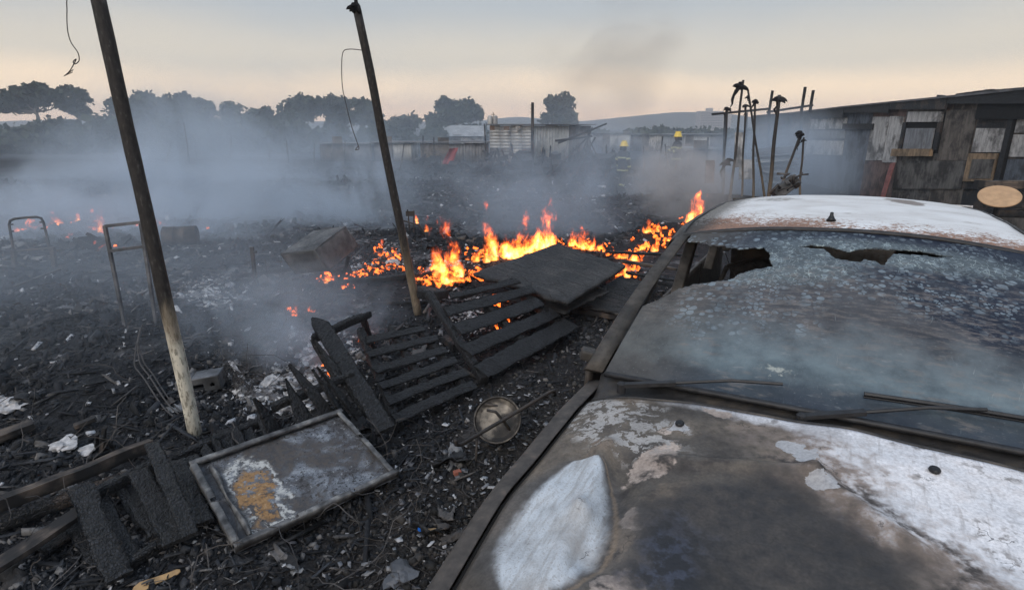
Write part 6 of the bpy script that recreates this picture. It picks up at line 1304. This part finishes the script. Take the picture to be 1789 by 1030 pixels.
for (nm, x0, x1, y0, y1, m, o) in (('board', 1418, 1448, 208, 226, 'cream', .06), ('board', 1449, 1482, 206, 225, 'cream', .065), ('board', 1419, 1482, 228, 242, 'greyboard', .055), ('board', 1417, 1450, 245, 270, 'cream', .07), ('board', 1451, 1482, 246, 271, 'cream', .062), ('lintel', 1478, 1532, 216, 226, 'char', .10), ('board', 1527, 1556, 204, 280, 'cream', .06), ('board', 1557, 1582, 203, 284, 'cream', .066),
    ('board', 1655, 1709, 192, 280, 'ply', .062), ('board', 1584, 1709, 281, 330, 'ply_stain', .064)): wpanel(nm, x0, x1, y0, y1, m, o, .03)
win = wpanel('window', 1588, 1652, 198, 268, 'soot', .062, .02, label='boarded window with scorched white lintel'); wpanel('lintel', 1590, 1651, 195, 213, 'cream', .085, .05, win); wpanel('sill', 1577, 1646, 260, 273, 'tan', .10, .10, win); wpanel('pane_board', 1594, 1644, 224, 268, 'greyboard', .13, .03, win); wpanel('jamb', 1584, 1590, 214, 262, 'char_brown', .085, .05, win); wpanel('jamb', 1646, 1653, 214, 262, 'char_brown', .085, .05, win)
dr = wpanel('door', 1713, 1771, 214, 330, 'char_brown', .062, .03, label='patched door with white upper and tan lower board'); wpanel('upper_board', 1716, 1768, 224, 266, 'cream', .095, .03, dr); wpanel('lower_board', 1712, 1765, 268, 317, 'tan', .098, .03, dr); wpanel('scorch_board', 1722, 1762, 278, 312, 'ply_stain', .13, .01, dr)
wpanel('post', 1771, 1780, 200, None, 'char', .07, .08); wpanel('board', 1782, 1830, 205, 232, 'cream', .062, .03); wpanel('board', 1782, 1830, 235, 274, 'cream', .064, .03); wpanel('board', 1782, 1830, 278, 330, 'slate', .062, .03)
wpanel('fascia', 1712, 1800, (182, 170), 208, 'soot', .12, .04)
for (x0, x1, d, m) in ((1318, 1384, 10, 'char'), (1385, 1480, 12, 'char'), (1481, 1560, 13, 'char'), (1561, 1660, 16, 'char_brown'), (1661, 1800, 18, 'char'), (1801, 2100, 20, 'char')):
    wpanel('roof_edge', x0, x1, (topy(x0) - 2, topy(x1) - 2), (topy(x0) + topy(x1)) / 2 + d, m, .16, .06)
rf = MB(); pts = [1385, 1480, 1560, 1700, 1800, 2100]; V = []
for i, x in enumerate(pts):
    q = wp(x); z = wz(x, topy(x)) ; V += [(q.x - .25, q.y, z), (q.x + 4.5, q.y + .6, z + .18)]
rf.v = V; rf.f = [(2 * i, 2 * i + 1, 2 * i + 3, 2 * i + 2) for i in range(len(pts) - 1)]; ro = rf.build('roof', M['zinc_dark'], ls); s_ = ro.modifiers.new('thickness', 'SOLIDIFY'); s_.thickness = .05
for (x0, y0, x1, y1, w) in ((1561, 176, 1700, 164, .10), (1610, 168, 1640, 172, .12), (1640, 166, 1700, 158, .10), (1670, 162, 1789, 152, .12), (1700, 166, 1850, 150, .10)):
    a, b = wp(x0), wp(x1); a.z, b.z = wz(x0, y0), wz(x1, y1); plank('roof_batten', a - WN * .3, b - WN * .25, w, .06, 'char', ls)
for (x, y) in ((1538, 184), (1560, 182)):
    q = wp(x); q.z = wz(x, y); rag(q, .15, x, 'roof_scrap', ls, 6)
# posts and rails of the burnt end bay
for (x0, y0, x1, y1, Y, nm) in ((1343, 200, 1350, 158, 23, 'post'), (1400, 197, 1407, 152, 22, 'post'), (1415, 196, 1421, 158, 22, 'post'), (1243, 200, 1345, 190, 23, 'rail'), (1340, 196, 1420, 184, 23, 'rail'), (1262, 340, 1268, 198, 20, 'post'), (1300, 330, 1304, 196, 22, 'post'), (1395, 330, 1400, 196, 22, 'post'), (1340, 330, 1344, 192, 22, 'post')):
    a, b = aty(x0, y0, Y), aty(x1, y1, Y); plank(nm, a, b, .085, .075, 'char_brown' if nm == 'post' else 'char', ls, (0, 1, 0))
plank('red_plank', wp(1562, -.5) + Vector((0, 0, -.4)), wp(1571, -.2) + Vector((0, 0, wz(1571, 284))), .22, .03, 'redplank', label='dull red plank leaning against the long burnt shack', cat='plank', up=(1, 0, 0))
# corrugated sheets stacked by the end bay
cs_ = thing('sheet_stack', 'crumpled pale corrugated sheets leaning by the end of the long shack', 'sheets', aty(1350, 320, 19))
for i in range(7):
    a, b = aty(1318 + i * 4, 268 + i * 9, 19), aty(1392 - i * 2, 262 + i * 10, 19.5); F_, L_ = frame(a, b, (0, -.6, 1))
    patch('sheet', lambda u, v: tuple(F_ @ Vector((u * L_, (v - .5) * .5, .02 * math.sin(v * 22))) - ORG[cs_]), 6, 22, M['zinc' if i % 2 else 'zinc_dark'], cs_, .004)
for i, (x, y, w, h, m, lb) in enumerate(((1304, 296, 26, 34, 'cream', 'white board leaning between the rag-topped poles'), (1240, 300, 16, 40, 'redbrown', 'red brown board standing left of the rag-topped poles'), (1290, 262, 14, 60, 'cream', 'narrow pale board standing behind the tallest rag-topped pole'))):
    q = aty(x, y, 18.0); k = 18 / 1042; mb = MB(); mb.box(q, (w * k, .03, h * k), m=Matrix.Rotation(R(-10), 4, 'X')); tag(mb.build('loose_board', M[m]), lb, 'board')
# rag-topped poles
def ragpole(label, x0, y0, x1, y1, Y, r, rags, seed):
    a, b = aty(x0, y0, Y), aty(x1, y1, Y); a.z = min(a.z, float(gz(a.x, a.y))); r = r * .72; root, _ = pole(label, a, b, r, r * .75, 'pole_far', 'rag-topped poles', .03, name='rag_pole', n=12)
    for i, (x, y, s) in enumerate(rags):
        q = aty(x, y, Y); rag(q, s, seed + i, 'charred_rag', root, 8); mb = MB(); rs = random.Random(seed + i)
        p = q.copy(); pts = [p.copy()]
        for k in range(5): p += Vector((rs.uniform(-.06, .04), 0, -s * .45)); pts.append(p.copy())
        mb.tube(pts, [s * .22, s * .25, s * .16, s * .18, s * .10, s * .03], 5); mb.build('rag_tail', M['rag'], root)
    return root
ragpole('tallest pole with a ragged charred cloth at its top, left of the long shack', 1274, 352, 1299, 140, 13.5, .045, [(1292, 152, .20), (1270, 284, .16)], 31)
ragpole('pole with charred knob directly right of the tallest rag pole', 1318, 340, 1319, 176, 16, .05, [(1319, 178, .13)], 41); ragpole('thin far pole with small knob left of the tallest rag pole', 1264, 330, 1271, 188, 19, .05, [(1271, 191, .12)], 51); ragpole('thin pole with knob between the tallest pole and the long shack', 1298, 330, 1303, 182, 17, .045, [(1303, 186, .12)], 61); ragpole('thick pole with charred head nearest the long shack', 1346, 330, 1361, 166, 14, .07, [(1361, 174, .16)], 71)
ragpole('leaning stick with black rag above the burnt engine', 1352, 306, 1397, 238, 13.5, .05, [(1399, 236, .15)], 81); ragpole('short upright stick right of the leaning rag stick', 1402, 330, 1404, 240, 13.5, .04, [(1404, 246, .06)], 91); ragpole('slanting bare pole propped against the tallest rag pole', 1350, 330, 1306, 158, 13.8, .04, [(1306, 170, .07)], 95)
# burnt engine
Ye = 10.5; eng = thing('burnt_engine', 'burnt engine with tangled pipes sticking up behind the car roof', 'engine', aty(1372, 335, Ye)); g0 = float(gz(0, Ye))
mb = MB(); mb.beam(aty(1352, 342, Ye), aty(1392, 312, Ye), .22, .24, (0, -1, .3)); o = mb.build('block', M['cabinet'], eng, bevel=.03)
mb = MB(); F_, L_ = frame(aty(1386, 318, Ye - .05), aty(1402, 305, Ye - .05)); mb.lathe([(.02, -.06), (.11, -.06), (.13, -.04), (.13, .04), (.10, .07), (.02, .08)], 14, F_ @ Matrix.Rotation(R(90), 4, 'Y')); mb.build('flywheel', M['iron'], eng, True)
rs = random.Random(5)
for k in range(9):
    x, y = rs.uniform(1355, 1400), rs.uniform(306, 334); mb = MB(); p = aty(x, y, Ye - .15); mb.tube([p, p + Vector((rs.uniform(-.1, .1), -.08, rs.uniform(0, .1))), p + Vector((rs.uniform(-.25, .25), -.05, rs.uniform(-.1, .1)))], rs.uniform(.012, .03), 6); mb.build('pipe', M['iron' if k % 2 else 'cabinet'], eng, True)
mb = MB(); q = aty(1368, 345, Ye); mb.box((q.x, q.y, (q.z - .12 + g0) / 2), (.5, .4, q.z - .12 - g0)); o = mb.build('crate', M['char_brown'], None, bevel=.02); tag(o, 'scorched crate under the burnt engine behind the car', 'crate')
# round table top
Yd = 9.2; q = aty(1746, 343, Yd); tb = thing('table', 'round tan table top tilted against dark planks right of the car', 'table', Vector((q.x, q.y, float(gz(0, Yd))))); nn = Vector((-.30, -.42, .85)).normalized()
mb = MB(); mb.lathe([(.001, -.012), (.272, -.012), (.28, -.006), (.28, .006), (.272, .012), (.001, .012)], 40, Matrix.Translation(q) @ nn.to_track_quat('Z', 'Y').to_matrix().to_4x4()); mb.build('table_top', M['tan_board'], tb)
mb = MB(); mb.tube([q + Vector((0, 0, -.02)), Vector((q.x + .05, q.y + .1, float(gz(0, Yd))))], .04, 8); mb.build('leg', M['char_brown'], tb)
for i, (x, y, lb) in enumerate(((1720, 322, 'uppermost of the dark planks stacked behind the round table top'), (1725, 338, 'second of the dark planks stacked behind the round table top'), (1735, 356, 'third of the dark planks stacked behind the round table top'), (1745, 372, 'lowest of the dark planks stacked behind the round table top'))):
    a = aty(x - 15, y, 10.2); b = aty(x + 140, y + 2, 9.9); plank('stacked_plank', a, b, .16, .14, 'char_brown' if i % 2 else 'plank', label=lb, cat='plank')

# ================================================================ distant flats
Yf = 400.0; a, b = aty(1222, 222, Yf), aty(1262, 222, Yf); zt = aty(1240, 194, Yf).z
fl = thing('apartment_block', 'pale block of flats on the skyline left of the rag-topped poles', 'building', ((a.x + b.x) / 2, Yf, -1)); Wf = b.x - a.x; mf = m_simple('far_plaster', (0.34, 0.30, 0.27), .9, .1, .3)
mb = MB(); mb.box(((a.x + b.x) / 2, Yf + 5, zt / 2 - .5), (Wf, 10, zt + 1)); mb.build('wall', mf, fl); mb = MB(); mb.box(((a.x + b.x) / 2 - .5, Yf + 5, zt + 1), (Wf * .22, 5, 2)); mb.build('stair_tower', mf, fl); mb = MB(); mb.box((a.x + Wf + 3.2, Yf + 6, zt * .42), (6.2, 8, zt * .85)); mb.build('side_wing', mf, fl)
mw = m_simple('dark_window', (0.05, 0.05, 0.055), .4); wm_ = None
for r in range(7):
    for c in range(9):
        if wm_ is None:
            mb = MB(); mb.box((0, 0, 0), (Wf / 13, .2, zt / 16)); wm_ = bpy.data.meshes.new('window'); wm_.from_pydata(mb.v, [], mb.f); wm_.materials.append(mw)
        o = bpy.data.objects.new('window', wm_); COL.objects.link(o); o.parent = fl; o.location = Vector((a.x + Wf * (c + .6) / 9.2, Yf - .1, zt * (r + .8) / 7.6)) - ORG[fl]

# ================================================================ firefighters
M['coat'] = m_simple('dark_turnout_coat', (0.016, 0.018, 0.024), .8, .3, 8); M['hivis'] = m_simple('yellow_reflective_band', (0.42, 0.42, 0.20), .5, .1, 20); M['helmet'] = m_simple('yellow_helmet', (0.75, 0.52, 0.06), .35, .1, 10); M['skin'] = m_simple('skin', (0.20, 0.12, 0.08), .6, .15, 20); M['boot'] = m_simple('black_boot', (0.015, 0.015, 0.015), .5)
def person(label, foot, heading, stride, arms, s=1.0):
    """one continuous skinned body; x right, y forward, z up in the figure's own frame"""
    root = thing('person', label, 'person', foot); root.rotation_euler = (0, 0, heading); root.scale = (s, s, s); ORG[root] = Vector()
    J = {}; E = []; Rd = {}
    def v(n, p, r, par=None): J[n] = len(J); Rd[n] = (p, r); (E.append((J[par], J[n])) if par else None)
    f, bk = stride, -stride
    v('pelvis', (0, 0, .95), (.17, .13)); v('waist', (0, .01, 1.10), (.16, .125), 'pelvis'); v('chest', (0, .02, 1.32), (.20, .14), 'waist'); v('neck', (0, .02, 1.50), (.065, .065), 'chest'); v('jaw', (0, .05, 1.585), (.075, .085), 'neck'); v('head', (0, .045, 1.68), (.082, .10), 'jaw'); v('crown', (0, .03, 1.76), (.06, .07), 'head'); v('nose', (0, .150, 1.655), (.016, .016), 'head')
    for sd, nm in ((-1, 'l'), (1, 'r')):
        st = f if sd < 0 else bk
        v('hip' + nm, (sd * .10, 0, .88), (.115, .125), 'pelvis'); v('knee' + nm, (sd * .11, st * .5 + .04, .50), (.085, .09), 'hip' + nm); v('ankle' + nm, (sd * .11, st - .03, .12), (.075, .075), 'knee' + nm); v('toe' + nm, (sd * .12, st + .13, .05), (.055, .045), 'ankle' + nm)
        el, hd_ = arms[0 if sd < 0 else 1]
        v('sh' + nm, (sd * .20, .01, 1.42), (.085, .085), 'chest'); v('el' + nm, (sd * el[0], el[1], el[2]), (.066, .066), 'sh' + nm); v('wr' + nm, (sd * hd_[0], hd_[1], hd_[2]), (.045, .045), 'el' + nm)
        a = Vector((sd * el[0], el[1], el[2])); w = Vector((sd * hd_[0], hd_[1], hd_[2])); d = (w - a).normalized(); side_ = d.cross(Vector((sd, 0, 0))).normalized(); v('palm' + nm, tuple(w + d * .07), (.038, .026), 'wr' + nm)
        for k in range(4): v('f%d%s' % (k, nm), tuple(w + d * (.15 + (.012 if k in (1, 2) else 0)) + side_ * (.03 * (k - 1.5)) + Vector((-sd * .012, 0, 0))), (.010, .010), 'palm' + nm)
        v('th' + nm, tuple(w + d * .09 + side_ * .06), (.011, .011), 'palm' + nm)
    me = bpy.data.meshes.new('body'); me.from_pydata([Rd[n][0] for n in J], E, []); o = link('body', me, M['coat'], root); o.modifiers.new('skin', 'SKIN')
    for n, i in J.items(): me.skin_vertices[0].data[i].radius = Rd[n][1]
    me.skin_vertices[0].data[0].use_root = True; sb = o.modifiers.new('sub', 'SUBSURF'); sb.levels = sb.render_levels = 2
    mb = MB(); mb.lathe([(.001, .155), (.05, .15), (.10, .12), (.125, .06), (.130, .0), (.165, -.02), (.168, -.028), (.130, -.015), (.001, -.01)], 20, Matrix.Translation((0, .01, 1.70)) @ Matrix.Diagonal((1, 1.15, 1, 1))); h = mb.build('helmet', M['helmet'], root, True); mb = MB(); mb.box((0, .01, 1.86), (.02, .26, .03)); mb.build('comb', M['helmet'], h, bevel=.008)
    mb = MB(); mb.lathe([(.001, -.02), (.09, -.02), (.115, -.10), (.12, -.17), (.10, -.175), (.085, -.02)], 14, Matrix.Translation((0, -.045, 1.70))); mb.build('neck_flap', M['coat'], root, True)
    fm = MB(); fm.lathe([(.001, -.10), (.045, -.095), (.075, -.05), (.082, .01), (.06, .05), (.001, .06)], 14, Matrix.Translation((0, .065, 1.645)) @ Matrix.Diagonal((.92, 1, 1, 1))); fm.build('face', M['skin'], root, True)
    cm = MB()
    cm.lathe([(.225, 0.76), (.23, .86), (.205, 1.0), (.20, 1.12), (.225, 1.32), (.20, 1.44), (.09, 1.51)], 20, Matrix.Diagonal((1, .74, 1, 1))); cm.build('coat', M['coat'], root, True)
    for z, r in ((.82, .232), (1.27, .223)):
        mb = MB(); mb.lathe([(r, z - .026), (r + .006, z - .022), (r + .006, z + .022), (r, z + .026)], 20, Matrix.Diagonal((1, .74, 1, 1))); mb.build('reflective_band', M['hivis'], root, True)
    for sd, nm in ((-1, 'l'), (1, 'r')):
        for (A, B, q, r) in ((Rd['sh' + nm], Rd['el' + nm], .75, .078), (Rd['el' + nm], Rd['wr' + nm], .72, .062), (Rd['knee' + nm], Rd['ankle' + nm], .55, .092)):
            pa, pb = Vector(A[0]), Vector(B[0]); c = pa.lerp(pb, q); d = (pb - pa).normalized(); mb = MB(); mb.lathe([(r, -.03), (r + .005, -.025), (r + .005, .025), (r, .03)], 12, Matrix.Translation(c) @ d.to_track_quat('Z', 'Y').to_matrix().to_4x4()); mb.build('reflective_band', M['hivis'], root, True)
        st = f if sd < 0 else bk; mb = MB(); mb.tube([(sd * .11, st - .03, .26), (sd * .11, st - .03, .10), (sd * .115, st + .03, .06), (sd * .12, st + .17, .045)], [.085, .075, .062, .045], 10); mb.build('boot', M['boot'], root, True)
    return root
fp = aty(1086, 332, 21.5); fp.z = float(gz(0, 21.5)); person('firefighter in dark coat with yellow bands and yellow helmet, standing full length in smoke', fp, R(-50), .20, [((.34, .06, 1.15), (.36, .20, .92)), ((.33, -.10, 1.15), (.36, -.06, .90))], 1.0)
fp = aty(1180, 300, 23.5); fp.z = float(gz(0, 23.5)) + .30; person('second firefighter half lost in smoke, only helmet and shoulders clear', fp, R(100), .08, [((.28, .08, 1.16), (.18, .30, 1.10)), ((.28, .08, 1.16), (.18, .30, 1.10))], 1.0)
